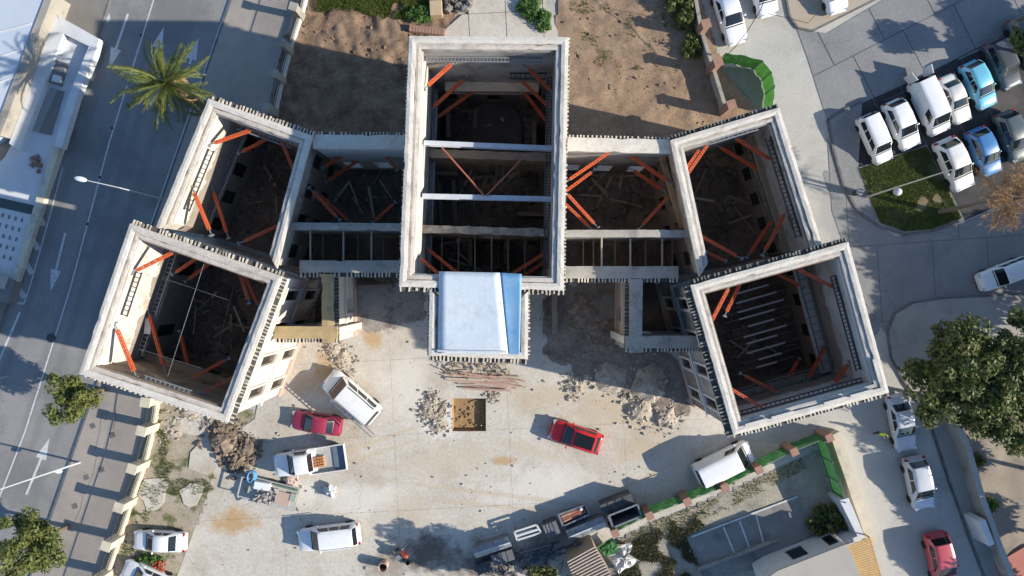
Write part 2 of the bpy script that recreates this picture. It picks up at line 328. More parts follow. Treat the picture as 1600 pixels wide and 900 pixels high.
for cx, cy, rx, ry, rz, col, pk_ in (
        (975, 640, 4.2, 1.6, -.25, TAN, .9), (850, 620, 3.2, 1.2, .2, TAN, .75), (700, 720, 4.0, 1.5, .1, TAN, .5), (1000, 700, 2.5, 1.0, .4, TAN, .7), (640, 800, 3.5, 1.4, -.3, TAN, .5),
        (365, 815, 2.1, 1.1, .1, SAND, 1.0), (787, 719, 1.0, .4, 0, SAND, .9), (583, 528, .8, 1.0, 0, SAND, .85), (512, 565, 1.1, 2.2, -.25, SAND, .8), (480, 600, 1.5, 1.0, .3, SAND, .5),
        (690, 655, 2.2, 1.7, 0, DUST, .9), (560, 780, 3.0, 1.6, .1, DUST, .6), (840, 760, 4.5, 1.8, .1, DUST, .6), (630, 600, 2.2, 3.0, 0, DUST, .5), (470, 770, 1.8, 1.2, 0, DUST, .7),
        (560, 700, 7, .16, .35, TAN, .8), (570, 714, 7, .16, .32, TAN, .7), (760, 770, 8, .2, -.12, TAN, .7), (770, 790, 8, .2, -.10, TAN, .6), (820, 700, 3.5, .5, -.3, TAN, .6), (1000, 750, 4, .25, .5, TAN, .7), (672, 862, 2.2, 1.7, 0, DARK, .95), (610, 880, 2.4, 1.3, .2, DARK, .6), (760, 880, 4.0, 1.3, .1, DARK, .8), (860, 840, 3.0, 1.2, .3, DARK, .6), (600, 470, 2.6, 2.2, 0, (.17, .15, .14), .9), (905, 500, 3, 3, 0, (.16, .13, .11), .8)):  # last pair: shade painted into the left recess, earth tone in the right
    add_stain_or_shade(yard_conc, cx, cy, rx, ry, rz, col, peak=pk_*(.72 if col == TAN else 1))
add_cracks(yard_conc, .16, .016, .75, mlo=.42, mhi=.55); add_cracks(street_conc, .14, .018, .7, mlo=.4, mhi=.55); add_cracks(slab_grey, .2, .02, .7, mlo=.42, mhi=.52); add_cracks(asphalt, .10, .015, .6, mlo=.46, mhi=.58)
add_stain_or_shade(street_conc, 1345, 770, 2.2, 7, .3, (.50, .475, .42), peak=.7); add_stain_or_shade(street_conc, 1300, 330, 1.2, 5, .25, (.28, .275, .27), peak=.6)
for cx, cy in ((1370, 215), (1412, 195), (1455, 165), (1497, 152), (1492, 255)): add_stain_or_shade(asphalt_dark, cx, cy, 1.2, 2.0, .4, (.02, .02, .022), peak=.7)  # asphalt darker under five of the parked cars
for cx in (205, 262, 285, 318): add_stain_or_shade(asphalt, cx-105, 300, .42, 40, -.315, (.165, .166, .172), amt=.35, peak=.55)

def add_lower_tone(m, z0, col1, col2):
    """the wall turns browner and darker below a ragged line"""
    n = m.node_tree.nodes; l = m.node_tree.links; b = n['Principled BSDF']; src = b.inputs['Base Color'].links[0].from_socket
    g = n.new('ShaderNodeNewGeometry'); sp = n.new('ShaderNodeSeparateXYZ'); l.new(g.outputs['Position'], sp.inputs[0])
    nz = n.new('ShaderNodeTexNoise'); nz.inputs['Scale'].default_value = .7; nz.inputs['Detail'].default_value = 7; nz.inputs['Roughness'].default_value = .65; l.new(g.outputs['Position'], nz.inputs['Vector'])
    ad = n.new('ShaderNodeMath'); ad.operation = 'MULTIPLY_ADD'; l.new(nz.outputs[0], ad.inputs[0]); ad.inputs[1].default_value = 3.2; l.new(sp.outputs['Z'], ad.inputs[2])
    r = n.new('ShaderNodeMapRange'); l.new(ad.outputs[0], r.inputs[0]); r.inputs[1].default_value = z0+1.6; r.inputs[2].default_value = z0+1.45
    n2 = n.new('ShaderNodeTexNoise'); n2.inputs['Scale'].default_value = 1.8; n2.inputs['Detail'].default_value = 6; l.new(g.outputs['Position'], n2.inputs['Vector'])
    c = n.new('ShaderNodeMix'); c.data_type = 'RGBA'; l.new(n2.outputs[0], c.inputs[0]); c.inputs[6].default_value = (*col1, 1); c.inputs[7].default_value = (*col2, 1)
    x = n.new('ShaderNodeMix'); x.data_type = 'RGBA'; l.new(r.outputs[0], x.inputs[0]); l.new(src, x.inputs[6]); l.new(c.outputs[2], x.inputs[7]); l.new(x.outputs[2], b.inputs['Base Color'])
add_lower_tone(plaster_banded, 6.6, (.20, .165, .135), (.36, .31, .26)); add_lower_tone(plaster_grey, 3.6, (.15, .12, .10), (.27, .225, .185))
for cx, cy, rx in ((1365, 300, .9), (1400, 340, 1.1), (1450, 320, 1.3), (1430, 250, .7)): add_stain_or_shade(grass_soil, cx, cy, rx, rx*.7, .3, (.20, .16, .09), peak=.9)

# ================================================================== the setting: ground, roads, pavements
PT = P(733, 648); PIT = (PT.x-1.32, PT.y-1.28, PT.x+1.32, PT.y+1.28)      # the square pit in the courtyard
def around(poly, r):
    """the pieces of poly outside the rectangle r"""
    x0, y0, x1, y1 = r; out = []; rest = [(p[0], p[1]) for p in poly]
    for keep, cut in ((((x0, -1e3), (x0, 1e3)), ((x0, 1e3), (x0, -1e3))), (((x1, 1e3), (x1, -1e3)), ((x1, -1e3), (x1, 1e3))),
                      (((1e3, y0), (-1e3, y0)), ((-1e3, y0), (1e3, y0))), (((-1e3, y1), (1e3, y1)), ((1e3, y1), (-1e3, y1)))):
        if len(rest) < 3: break
        piece = clip_half(rest, *keep); rest = clip_half(rest, *cut)
        if len(piece) > 2 and area(piece) > .01: out.append(piece)
    return out
gm = MB()
for pc in around([(-400, -400), (400, -400), (400, 400), (-400, 400)], PIT): gm.flat(pc, -.02)
structure('ground', gm, street_conc)

def avx(y): return 362-.348*y
road = structure('road', MB().flat(GP([(306, -400), (501, -400), (-90, 1300), (-263, 1300)]), 0.0), asphalt)
def mark(name, mb): return mb.build(name, paint_line, road)
mark('lane_line', strip(GP([(330, -300), (240, 0), (170, 225), (110, 450), (39, 675), (-10, 800), (-60, 960)]), .11, .004))
mark('lane_line', strip(GP([(458, -300), (358, 0), (264, 270), (120, 680), (76, 810), (20, 960)]), .10, .004))
mark('lane_line', strip(GP([(98, 262), (82, 322), (47, 447), (37, 475)]), .10, .004))
mark('lane_line', strip(GP([(37, 475), (24, 472)]), .12, .0045))
mark('lane_line', strip(GP([(31, 488), (0, 560), (-20, 620)]), .16, .0042))
def arrow(tail, tip, head=1.7, hw=.42, sw=.09, dbl=False):
    a, b = P(*tail), P(*tip); d = (b-a).normalized(); n = Vector((-d.y, d.x)); m = b-d*head
    mb = MB(); mb.add([(*(a-n*sw), .005), (*(m-n*sw), .005), (*(m-n*hw), .005), (*b, .005), (*(m+n*hw), .005), (*(m+n*sw), .005), (*(a+n*sw), .005)], [(0, 1, 2, 3, 4, 5, 6)])
    mb.build('lane_arrow', paint_line, road)
arrow((200, 22), (170, 108)); arrow((238, 98), (256, 42)); arrow((296, 100), (310, 60)); arrow((102, 364), (79, 455)); arrow((41, 773), (77, 685)); arrow((168, 35), (171, 20), .6, .2)
for (a, b) in (((60, 335), (68, 352)), ((48, 368), (60, 390)), ((37, 404), (50, 428)), ((24, 441), (38, 465))):
    p, q = P(*a), P(*b); mark('hatch_bar', strip([p, q], .42, .0042))
for px, py in ((80, 528), (220, 55), (175, 200), (156, 277), (137, 350)):
    c = P(px, py); r = .38 if px == 80 else .12
    MB().prism([(c.x+r*math.cos(i*math.pi/7), c.y+r*math.sin(i*math.pi/7)) for i in range(14)], .001, .012).build('manhole_cover' if r > .2 else 'road_stud', steel_dark, road)

# pavements beside the avenue
pv = structure('pavement', MB().prism(GP([(501, -400), (620, -400), (470, 0), (425, 160), (412, 203), (346, 362), (322, 366), (256, 561), (243, 640), (155, 900), (22, 1300), (-90, 1300)]), -.015, .12), paver)
tag(kerb_strip(GP([(501, -400), (362, 0), (80, 810), (-90, 1300)]), .16, -.01, .126).build('kerb', kerb_dark), kind='structure')
for px, py in ((177, 679), (160, 733), (136, 745), (118, 790), (146, 665)):
    c = P(px, py); MB().box((c.x, c.y, .118), (.42, .42, .02), .34).build('inspection_cover', kerb_dark, pv)
for k, (a, b) in enumerate((((160, 645), (150, 702)), ((152, 715), (138, 762)), ((131, 775), (118, 815)), ((182, 640), (178, 670)))):
    p, q = P(*a), P(*b); strip([p, (p+q)/2+Vector((.12, 0)), q], .05, .124).build('pavement_joint', kerb_dark, pv)
wp = structure('pavement', MB().prism(GP([(306, -400), (172, 0), (25, 440), (-10, 545), (-263, 1300), (-700, 1300), (-500, -400)]), -.015, .12), M('grey_paving', (.17, .16, .145), (.21, .20, .18), .6, .9, fine=.2, bump=.3))
tag(kerb_strip(GP([(306, -400), (172, 0), (25, 440), (-10, 545), (-263, 1300)]), .16, -.01, .127).build('kerb', kerb_dark), kind='structure')

# courtyard of big concrete slabs
YARD = [(398, 655), (430, 500), (560, 420), (1050, 430), (1110, 560), (1150, 690), (1292, 696), (940, 850), (860, 890), (850, 1000), (240, 1000), (325, 770), (345, 690)]
ym = MB()
for pc in around(GP(YARD), PIT): ym.flat(pc, -.006)
yard = structure('courtyard', ym, joint_dark)
slabs(yard, 'concrete_slab', GP(YARD), P(616, 680), math.radians(3), 8.97, 5.9, -.004, .03, .014, yard_conc, .006, hole=PIT)
def patch(parent, name, cx, cy, rx, ry, mat, z, rz=0, n=26, seed=1, th=None):
    rr = random.Random(seed); c = P(cx, cy); ph = [rr.random()*6.3 for _ in range(4)]; pts = []
    for i in range(n):
        a = 2*math.pi*i/n; r = 1+.18*math.sin(2*a+ph[0])+.14*math.sin(3*a+ph[1])+.10*math.sin(5*a+ph[2])+.06*math.sin(9*a+ph[3])
        x, y = rx*r*math.cos(a), ry*r*math.sin(a)
        pts.append((c.x+x*math.cos(rz)-y*math.sin(rz), c.y+x*math.sin(rz)+y*math.cos(rz)))
    mb = MB().prism(pts, z, th) if th else MB().flat(pts, z)
    return mb.build(name, mat, parent)

# garden strip inside the avenue fence
gd = structure('garden_ground', terrain(GP([(256, 561), (330, 600), (405, 650), (345, 700), (330, 760), (250, 1000), (120, 1000), (160, 890), (243, 640)]), .3, .05, .0, 3.3), garden, True)
for k, (cx, cy, rx, ry, rz) in enumerate(((300, 662, 1.5, .8, -.3), (322, 712, 1.1, 1.7, .2), (240, 770, 1.2, 1.2, .4), (300, 772, .9, .9, 0))):
    patch(gd, 'concrete_patch', cx, cy, rx, ry, yard_conc, -.05, rz, 11, 20+k, .075+.004*k)

# ground behind the building
dn = structure('dirt_ground', terrain(GP([(470, -60), (640, -60), (745, -20), (690, 56), (690, 250), (420, 240), (412, 203), (425, 160)]), .18, .26, .03, 1.7, 1.0), dirt_brown, True)
dt = structure('dirt_ground', terrain(GP([(880, -60), (1085, -60), (1095, 0), (1130, 110), (1215, 210), (1180, 260), (860, 260), (868, 40)]), .2, .11, .03, 5.1, .8), dirt_tan, True)
ph = structure('path', MB().flat(GP([(745, -60), (738, 10), (690, 52), (690, 140), (870, 140), (872, 50), (850, 10), (845, -60)]), .0), joint_dark)
slabs(ph, 'path_slab', GP([(745, -60), (738, 10), (690, 52), (690, 140), (870, 140), (872, 50), (850, 10), (845, -60)]), P(790, 20), .05, 2.9, 2.6, .0, .13, .05, yard_conc, .008)
structure('dirt_ground', MB().flat(GP([(480, -900), (480, -40), (1090, -40), (1090, -900)]), .005), dirt_brown)

# east side: concrete road, parking lot, pavements
RD = GP([(1245, 45), (1292, 52), (1380, 0), (1900, -270), (1900, -60), (1600, 48), (1345, 162), (1293, 190), (1262, 92)])
joint_grey = M('joint_grey', (.12, .12, .12), (.16, .155, .15), 2, .9)
rd = structure('road', MB().flat(RD, -.012), joint_grey)
slabs(rd, 'road_slab', RD, P(1382, 62), math.radians(27), 4.4, 3.9, -.01, .012, .07, slab_grey, .004, .37)
RE = GP([(1293, 215), (1318, 290), (1342, 335), (1400, 370), (1508, 346), (1620, 300), (1900, 240), (1900, 440), (1600, 455), (1466, 466), (1400, 486), (1382, 520), (1350, 470), (1300, 330)])
re_ = structure('road', MB().flat(RE, -.012), joint_grey)
slabs(re_, 'road_slab', RE, P(1413, 380), math.radians(4), 4.3, 6.0, -.01, .008, .05, slab_grey, .004, .5)
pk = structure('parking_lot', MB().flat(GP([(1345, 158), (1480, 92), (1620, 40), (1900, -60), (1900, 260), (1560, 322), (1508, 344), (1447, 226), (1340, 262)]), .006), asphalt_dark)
for a, b in (((1362, 152), (1425, 262)), ((1405, 132), (1448, 226)), ((1452, 108), (1520, 230)), ((1500, 88), (1566, 210)), ((1470, 118), (1380, 158))):
    strip(GP([a, b]), .07, .0105).build('bay_line', M('worn_paint', (.16, .155, .15), (.10, .10, .10), 2, .9), pk)
ISL = [(1293, 186), (1346, 160), (1340, 262), (1425, 234), (1447, 226), (1505, 343), (1455, 361), (1412, 366), (1372, 353), (1340, 330), (1318, 290), (1302, 235)]
isl = structure('pavement', MB().prism(GP(ISL), -.015, .11), slab_grey)
tag(kerb_strip(GP([(1346, 160), (1318, 172), (1293, 188), (1302, 235), (1318, 290), (1340, 330), (1372, 353), (1412, 366), (1455, 361), (1505, 343)]), .18, -.01, .118).build('kerb', kerb_dark), kind='structure')
GRS = [(1342, 264), (1425, 236), (1446, 229), (1501, 341), (1455, 358), (1412, 362), (1374, 348), (1364, 325), (1350, 290)]
lawn = structure('lawn', MB().prism(GP(GRS), .1, .14), grass_soil)
tp = structure('pavement', MB().prism(GP([(1265, -400), (1222, -60), (1228, 0), (1234, 28), (1246, 44), (1268, 49), (1378, -6), (1900, -280), (1900, -400)]), -.015, .12), M('tan_paver', (.36, .30, .225), (.42, .35, .27), .8, .9, (.30, .27, .24), .4, fine=.2, bump=.3))
tag(kerb_strip(GP([(1222, -60), (1228, 0), (1234, 28), (1246, 44), (1268, 49), (1378, -6), (1900, -280)]), .16, -.01, .126).build('kerb', kerb_dark), kind='structure')
SW = [(1620, 458), (1470, 466), (1425, 473), (1397, 490), (1386, 518), (1392, 560), (1414, 600), (1445, 640), (1460, 683), (1484, 757), (1512, 835), (1537, 900), (1680, 1300), (1800, 1300), (1566, 900), (1515, 770), (1490, 680), (1476, 650), (1520, 600), (1620, 560)]
sp = structure('pavement', MB().prism(GP(SW), -.015, .12), M('dusty_paving', (.30, .29, .27), (.36, .345, .315), .5, .9, (.25, .24, .225), .4, fine=.2, bump=.3))
tag(kerb_strip(GP(SW[:13]), .18, -.01, .127).build('kerb', kerb_dark), kind='structure')
structure('yard_ground', terrain(GP([(1482, 640), (1800, 540), (1800, 1000), (1600, 985), (1515, 770)]), .5, .12, .0, 8.2), M('yard_dirt', (.36, .30, .235), (.30, .25, .20), .5, .95, (.22, .19, .15), .4, fine=.3, bump=.5), True)
structure('sports_court', MB().prism(GP([(1552, 880), (1600, 852), (1800, 800), (1800, 1100), (1590, 1000)]), -.01, .2), red_court)
# asphalt patches worn along the street
for k, (cx, cy, rx, ry) in enumerate(((1335, 450, 1.3, 3.5), (1310, 300, .7, 2.0))):
    patch(re_, 'asphalt_patch', cx, cy, rx, ry, slab_grey, -.008+.001*k, .3, seed=40+k)
# south lot behind the green fence
SL = [(950, 850), (1290, 698), (1318, 785), (1345, 840), (1230, 900), (1200, 1000), (930, 1000)]
sl = structure('gravel_lot', terrain(GP(SL), .4, .06, .0, 9.9), gravel, True)
cs = MB().prism(GP([(1072, 838), (1246, 774), (1258, 802), (1330, 806), (1220, 880), (1100, 905)]), -.02, .10).build('concrete_apron', M('apron', (.20, .195, .185), (.26, .25, .235), .6, .9, (.14, .135, .13), .5, fine=.25, bump=.3), sl)
for a, b in (((1080, 838), (1246, 775)), ((1130, 823), (1147, 864)), ((1155, 814), (1170, 854)), ((1181, 806), (1192, 846))):
    strip(GP([a, b]), .13, .106 if a[0] != 1080 else .108).build('bay_line', paint_line, cs)
MB().prism(GP([(1088, 885), (1215, 838), (1216, 842), (1090, 890)]), .0, .35).build('low_wall', concrete_wall, sl)

# dark earth in the right recess; in the left, shade painted as grey ground
structure('recess_ground', terrain(GP([(872, 438), (972, 438), (980, 540), (1062, 548), (1082, 650), (1035, 640), (990, 625), (940, 600), (890, 575), (850, 560), (848, 470)]), .12, .10, .045, 12.3, 1.1, .9), M('recess_ground', (.20, .165, .135), (.27, .225, .185), .9, .95, (.14, .115, .10), .5, fine=.4, fs=5, bump=.8, bs=9), True)
structure('recess_ground', terrain(GP([(545, 430), (665, 430), (664, 500), (620, 512), (580, 520), (556, 505)]), .12, .04, .045, 14.1, .9, .7), M('shade_grey', (.27, .245, .22), (.33, .30, .27), .8, .95, (.14, .12, .11), .5, fine=.3, fs=5, bump=.6, bs=9), True)

def clods(label, poly, n, mat, seed, z=.12, smax=.16):
    rr = random.Random(seed); pl = [(p.x, p.y) for p in poly]; x0 = min(p[0] for p in pl); x1 = max(p[0] for p in pl); y0 = min(p[1] for p in pl); y1 = max(p[1] for p in pl); mb = MB()
    for i in range(n):
        x, y = rr.uniform(x0, x1), rr.uniform(y0, y1)
        if inside((x, y), pl) and mnoise.noise(Vector((x*.35, y*.35, seed))) > -.25: s_ = .03+smax*rr.random()**5; mb.chunk((x, y, z+s_*.3), s_, rr)
    return tag(mb.build('earth_clods', mat), label, 'soil', kind='stuff')
clods('loose clods and stones on the dark dirt yard', GP([(475, 0), (690, 20), (690, 200), (430, 220), (425, 160)]), 900, dirt_brown, 3, .09, .12)
clods('loose clods and stones on the tan dirt yard', GP([(880, 20), (1090, 0), (1125, 110), (1200, 200), (870, 220)]), 600, dirt_tan, 4, .07, .10)
clods('small stones scattered over the courtyard', GP(YARD), 1300, rub_m, 5, .032, .10)

rw = P(868, 445); tag(MB().prism([P(862, 440, 1.2), P(870, 440, 1.2), P(871, 520, 1.2), P(863, 522, 1.2)], 0, 1.2).build('wall_stub', plaster_grey), 'low grey wall stub in the shaded recess right of the porch', 'wall')
tag(MB().prism([P(560, 446, 1.0), P(612, 444, 1.0), P(612, 450, 1.0), P(560, 452, 1.0)], 0, 1.0).build('wall_stub', plaster_grey), 'low grey wall stub in the shaded recess left of the porch', 'wall')

# ================================================================== the roofless building
bld = empty('roofless_building', (0, 0, 0), 0, 'large roofless two-storey building shell with pale wall tops and orange corner braces', 'building')
def linx(p, d, q, e):
    den = d.x*e.y-d.y*e.x; t = ((q.x-p.x)*e.y-(q.y-p.y)*e.x)/den; return p+d*t
def inset(poly, dist, shift=None):           # poly counter-clockwise, list of Vector; shift moves single edges outward
    n = len(poly); out = []; shift = shift or [0]*n
    for i in range(n):
        a, b, c = poly[i-1], poly[i], poly[(i+1) % n]
        d1 = (b-a).normalized(); d2 = (c-b).normalized()
        n1 = Vector((-d1.y, d1.x)); n2 = Vector((-d2.y, d2.x))
        da, db = dist-shift[i-1], dist-shift[i]
        out.append(linx(b+n1*da, d1, b+n2*db, d2) if abs(d1.cross(d2)) > 1e-3 else b+n1*da)
    return out
def wall_mesh(oA, oB, iA, iB, z0, z1, ops):
    u = (oB-oA); L = u.length; u.normalize(); n = Vector((-u.y, u.x)); t = abs((iA-oA).dot(n))*(1 if (iA-oA).dot(n) > 0 else -1)
    sb = sorted({0.0, L} | {round(x, 4) for o in ops for x in (o[0]-o[1]/2, o[0]+o[1]/2) if 0 < x < L})
    zb = sorted({z0, z1} | {x for o in ops for x in (o[2], o[3])})
    def op(s): return oA+u*s
    def ip(s): return iA if s == 0.0 else iB if s == L else oA+u*s+n*t
    mb = MB(); ns, nz = len(sb)-1, len(zb)-1
    solid = [[not any(o[0]-o[1]/2 < (sb[i]+sb[i+1])/2 < o[0]+o[1]/2 and o[2] < (zb[j]+zb[j+1])/2 < o[3] for o in ops) for j in range(nz)] for i in range(ns)]
    def q(*pts): mb.add([(p.x, p.y, z) for p, z in pts], [(0, 1, 2, 3)])
    for i in range(ns):
        for j in range(nz):
            if not solid[i][j]: continue
            a, b, c, d = op(sb[i]), op(sb[i+1]), ip(sb[i]), ip(sb[i+1]); e, f = zb[j], zb[j+1]
            q((a, e), (b, e), (b, f), (a, f)); q((d, e), (c, e), (c, f), (d, f))
            if i == 0 or not solid[i-1][j]: q((c, e), (a, e), (a, f), (c, f))
            if i == ns-1 or not solid[i+1][j]: q((b, e), (d, e), (d, f), (b, f))
            if j == 0 or not solid[i][j-1]: q((c, e), (d, e), (b, e), (a, e))
            if j == nz-1 or not solid[i][j+1]: q((a, f), (b, f), (d, f), (c, f))
    bm = bmesh.new(); me = bpy.data.meshes.new('wall')
    me.from_pydata(mb.v, [], mb.f); bm.from_mesh(me); bmesh.ops.remove_doubles(bm, verts=bm.verts, dist=.0005)
    bmesh.ops.recalc_face_normals(bm, faces=bm.faces); bm.to_mesh(me); bm.free(); return me
def cap_mesh(oA, oB, iA, iB, z0, z1, seed=0, jit=.014):
    rr = random.Random(seed); L = (oB-oA).length; n = max(2, int(L/.45)); mb = MB()
    for i in range(n+1):
        t = i/n; a = oA.lerp(oB, t); b = iA.lerp(iB, t); d = (b-a).normalized()
        e = 0 if i in (0, n) else 1
        a = a+d*rr.uniform(-jit, jit)*e; b = b+d*rr.uniform(-jit, jit)*e
        if e and rr.random() < .05: a = a+d*rr.uniform(.03, .09)
        if e and rr.random() < .04: b = b-d*rr.uniform(.03, .09)
        za = z1+rr.uniform(-jit, jit)*.8*e; zb = z1+rr.uniform(-jit, jit)*.8*e; m = a.lerp(b, .5); zm = z1+.03+rr.uniform(-jit, jit)*.5*e
        mb.v += [(a.x, a.y, z0), (a.x, a.y, za), (m.x, m.y, zm), (b.x, b.y, zb), (b.x, b.y, z0)]
    for i in range(n):
        for k in range(5):
            p, q = i*5+k, i*5+(k+1) % 5; mb.f.append((p, q, q+5, p+5))
    mb.f += [(4, 3, 2, 1, 0), tuple(n*5+k for k in range(5))]
    bm = bmesh.new(); me = bpy.data.meshes.new('cap'); me.from_pydata(mb.v, [], mb.f); bm.from_mesh(me)
    bmesh.ops.recalc_face_normals(bm, faces=bm.faces); bm.to_mesh(me); bm.free(); return me
cap_grey2 = M('cap_grey2', (.55, .51, .455), (.46, .42, .37), 1.2, .9, (.27, .24, .205), .9, (.54, .72), fine=.25, fs=6, bump=.5)
EAVE, CAPO, WO, WI, CAPI = 0.0, .26, .46, .94, .99
def ring(poly, h, edges, seed):
    """walls round a polygon of eave corners (counter-clockwise). edges: {index: dict}"""
    cw = Vector
    shf = [(.26-min(.26, edges[i].get('br', 0)) if i in edges else 0) for i in range(len(poly))]
    lines = {k: inset(poly, v, shf) for k, v in (('cap', CAPO), ('wo', WO), ('wi', WI), ('ci', CAPI), ('belt', WO-.16), ('fr', WO-.10), ('pl', WO-.14), ('cm', CAPO+.42))}
    n = len(poly)
    for i, e in edges.items():
        j = (i+1) % n; L = (lines['wo'][j]-lines['wo'][i]).length
        ops = []
        if e.get('win'):
            nw = e['win']; off = L/nw
            for k in range(nw):
                s = off*(k+.5)
                ww = .68 if e.get('surr') else .95
                if e.get('fl', 3) & 1: ops.append((s, ww, h*.085, h*.35))
                if e.get('fl', 3) & 2: ops.append((s, ww, h*.49, h*.76))
        me = wall_mesh(lines['wo'][i], lines['wo'][j], lines['wi'][i], lines['wi'][j], 0.0, h-.2, ops)
        me.materials.append(e.get('out', facade)); me.materials.append(e.get('inn', plaster_white)); me.materials.append(adobe)
        u = (lines['wo'][j]-lines['wo'][i]).normalized(); nn = Vector((-u.y, u.x)); mid = (lines['wo'][i]+lines['wi'][j])/2
        for f in me.polygons:
            dn_ = f.normal.x*nn.x+f.normal.y*nn.y
            f.material_index = 1 if dn_ > .6 else 0 if dn_ < -.6 else 2
        wl = link('wall', me, bld)
        for o_ in ops:                 # dark panels added to stop sun through the openings, plus frames
            p_ = lines['wo'][i]+u*o_[0]+nn*.30
            MB().box((p_.x, p_.y, (o_[2]+o_[3])/2), (o_[1]-.01, .05, o_[3]-o_[2]-.01), math.atan2(u.y, u.x)).build('light_stop', M('light_stop', (.018, .018, .018), (.04, .036, .032), 2, .8), wl)
            if e.get('surr'):
                f_ = lines['wo'][i]+u*o_[0]-nn*.05; rz_ = math.atan2(u.y, u.x)
                MB().box((f_.x, f_.y, o_[2]-.08), (o_[1]+.4, .22, .14), rz_).build('sill', trim_white, wl); MB().box((f_.x, f_.y, o_[3]+.12), (o_[1]+.5, .20, .22), rz_).build('lintel', trim_white, wl)
                for s_ in (-1, 1): g_ = f_+u*s_*(o_[1]/2+.1); MB().box((g_.x, g_.y, (o_[2]+o_[3])/2), (.16, .14, o_[3]-o_[2]-.01), rz_).build('jamb', trim_white, wl)
        lip = inset(poly, CAPI+.08, shf)
        MB().prism([lines['ci'][i]-nn*.1, lines['ci'][j]-nn*.1, lip[j], lip[i]], h-.52, h-.26).build('inner_moulding', e.get('inn', plaster_white), wl)
        c = link('coping', cap_mesh(lines['cap'][i], lines['cap'][j], lines['cm'][i], lines['cm'][j], h-.2, h, seed*10+i), wl); c.data.materials.append(e.get('cap', cap_white))
        c = link('wall_head', cap_mesh(lines['cm'][i]+nn*.012, lines['cm'][j]+nn*.012, lines['ci'][i], lines['ci'][j], h-.2, h-.12, seed*10+i+500, .012), wl); c.data.materials.append(e.get('head', cap_pink if seed % 2 else cap_grey2))
        if e.get('ledge'):        # raised inner strip of the coping
            a, b = lines['wi'][i], lines['wi'][j]
            for k in range(int(L/1.9)):
                if R.random() < .25: continue
                p = a.lerp(b, (k*1.9+.2)/L)-nn*.25; q = a.lerp(b, (k*1.9+1.8)/L)-nn*.25
                MB().bar((p.x, p.y, h+.04), (q.x, q.y, h+.04), .16, .12).build('coping_strip', trim_white, wl)
        if e.get('trim', True):
            o = lines
            def band(key, z0, z1):
                MB().prism([o[key][i], o[key][j], o['wo'][j]+nn*.02, o['wo'][i]+nn*.02], z0, z1).build('moulding', trim_white, wl)
            band('belt', h*.41, h*.44); band('fr', h-.95, h-.75); band('belt', h-.42, h-.21)
            pm = MB(); pm.prism([o['pl'][i], o['pl'][j], o['wo'][j]+nn*.02, o['wo'][i]+nn*.02], .0, h*.08); pm.build('plinth', plinth_pink, wl)
        bl = e.get('br', 0)
        if bl:
            bmn = MB(); A, B = lines['cap'][i], lines['cap'][j]; LL = (B-A).length; k = 0.0; rz = math.atan2(u.y, u.x); pitch = e.get('pitch', .235); tl = MB()
            while k < LL-.05:
                if R.random() > .13:
                    c0 = A+u*(k+.06)-nn*(bl/2-.03); le = bl*R.choice((.6, .9, 1, 1, 1.05, 1.15))*R.uniform(.92, 1.06)
                    bmn.box((c0.x, c0.y, h-.17+R.uniform(-.02, .02)), (pitch*R.uniform(.28, .55), le, R.uniform(.07, .12)), rz+R.uniform(-.12, .12))
                k += pitch*R.uniform(.78, 1.25)
            tag(bmn.build('eave_bracket_row', e.get('brm', bracket_m), wl), kind='stuff')
            if e.get('under', True):
                a2, b2 = A-nn*(bl-.06), B-nn*(bl-.06); tl.prism([a2, b2, B+nn*.05, A+nn*.05], h-.32, h-.235); tl.build('eave_board', tile_under, wl)
    return lines
def ccw(pts): 
    a = sum(pts[i].x*pts[(i+1) % len(pts)].y-pts[(i+1) % len(pts)].x*pts[i].y for i in range(len(pts)))
    assert a > 0; return pts
# --- blocks, corners read off the wall tops at each block's own height
plaster_wing = M('plaster_wing', (.42, .39, .35), (.32, .285, .25), .7, .9, (.20, .17, .145), .8, (.48, .64), fine=.25, bump=.4); add_lower_tone(plaster_wing, 6.9, (.13, .105, .09), (.24, .20, .165))
HC, HS, HW, HP = 12.7, 10.3, 8.9, 7.5
sw_e = ccw([P(122, 588, HS), P(360, 666, HS), P(449, 428, HS), P(205, 343, HS)])
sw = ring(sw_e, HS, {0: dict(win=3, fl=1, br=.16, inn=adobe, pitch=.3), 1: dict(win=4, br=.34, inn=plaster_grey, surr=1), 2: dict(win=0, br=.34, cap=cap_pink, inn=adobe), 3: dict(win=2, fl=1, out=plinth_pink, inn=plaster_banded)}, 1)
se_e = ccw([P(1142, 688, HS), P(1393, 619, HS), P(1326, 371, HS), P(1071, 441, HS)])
se = ring(se_e, HS, {0: dict(win=3, fl=1, br=.28, inn=plaster_banded, ledge=1), 1: dict(win=4, fl=1, inn=plaster_banded, br=.08, ledge=1), 2: dict(win=0, br=.34, brm=bracket_dark, inn=adobe), 3: dict(win=4, out=plaster_grey, surr=1, br=.46, brm=bracket_dark, inn=adobe)}, 2)  # courtyard side gets grey plaster to deepen its shade
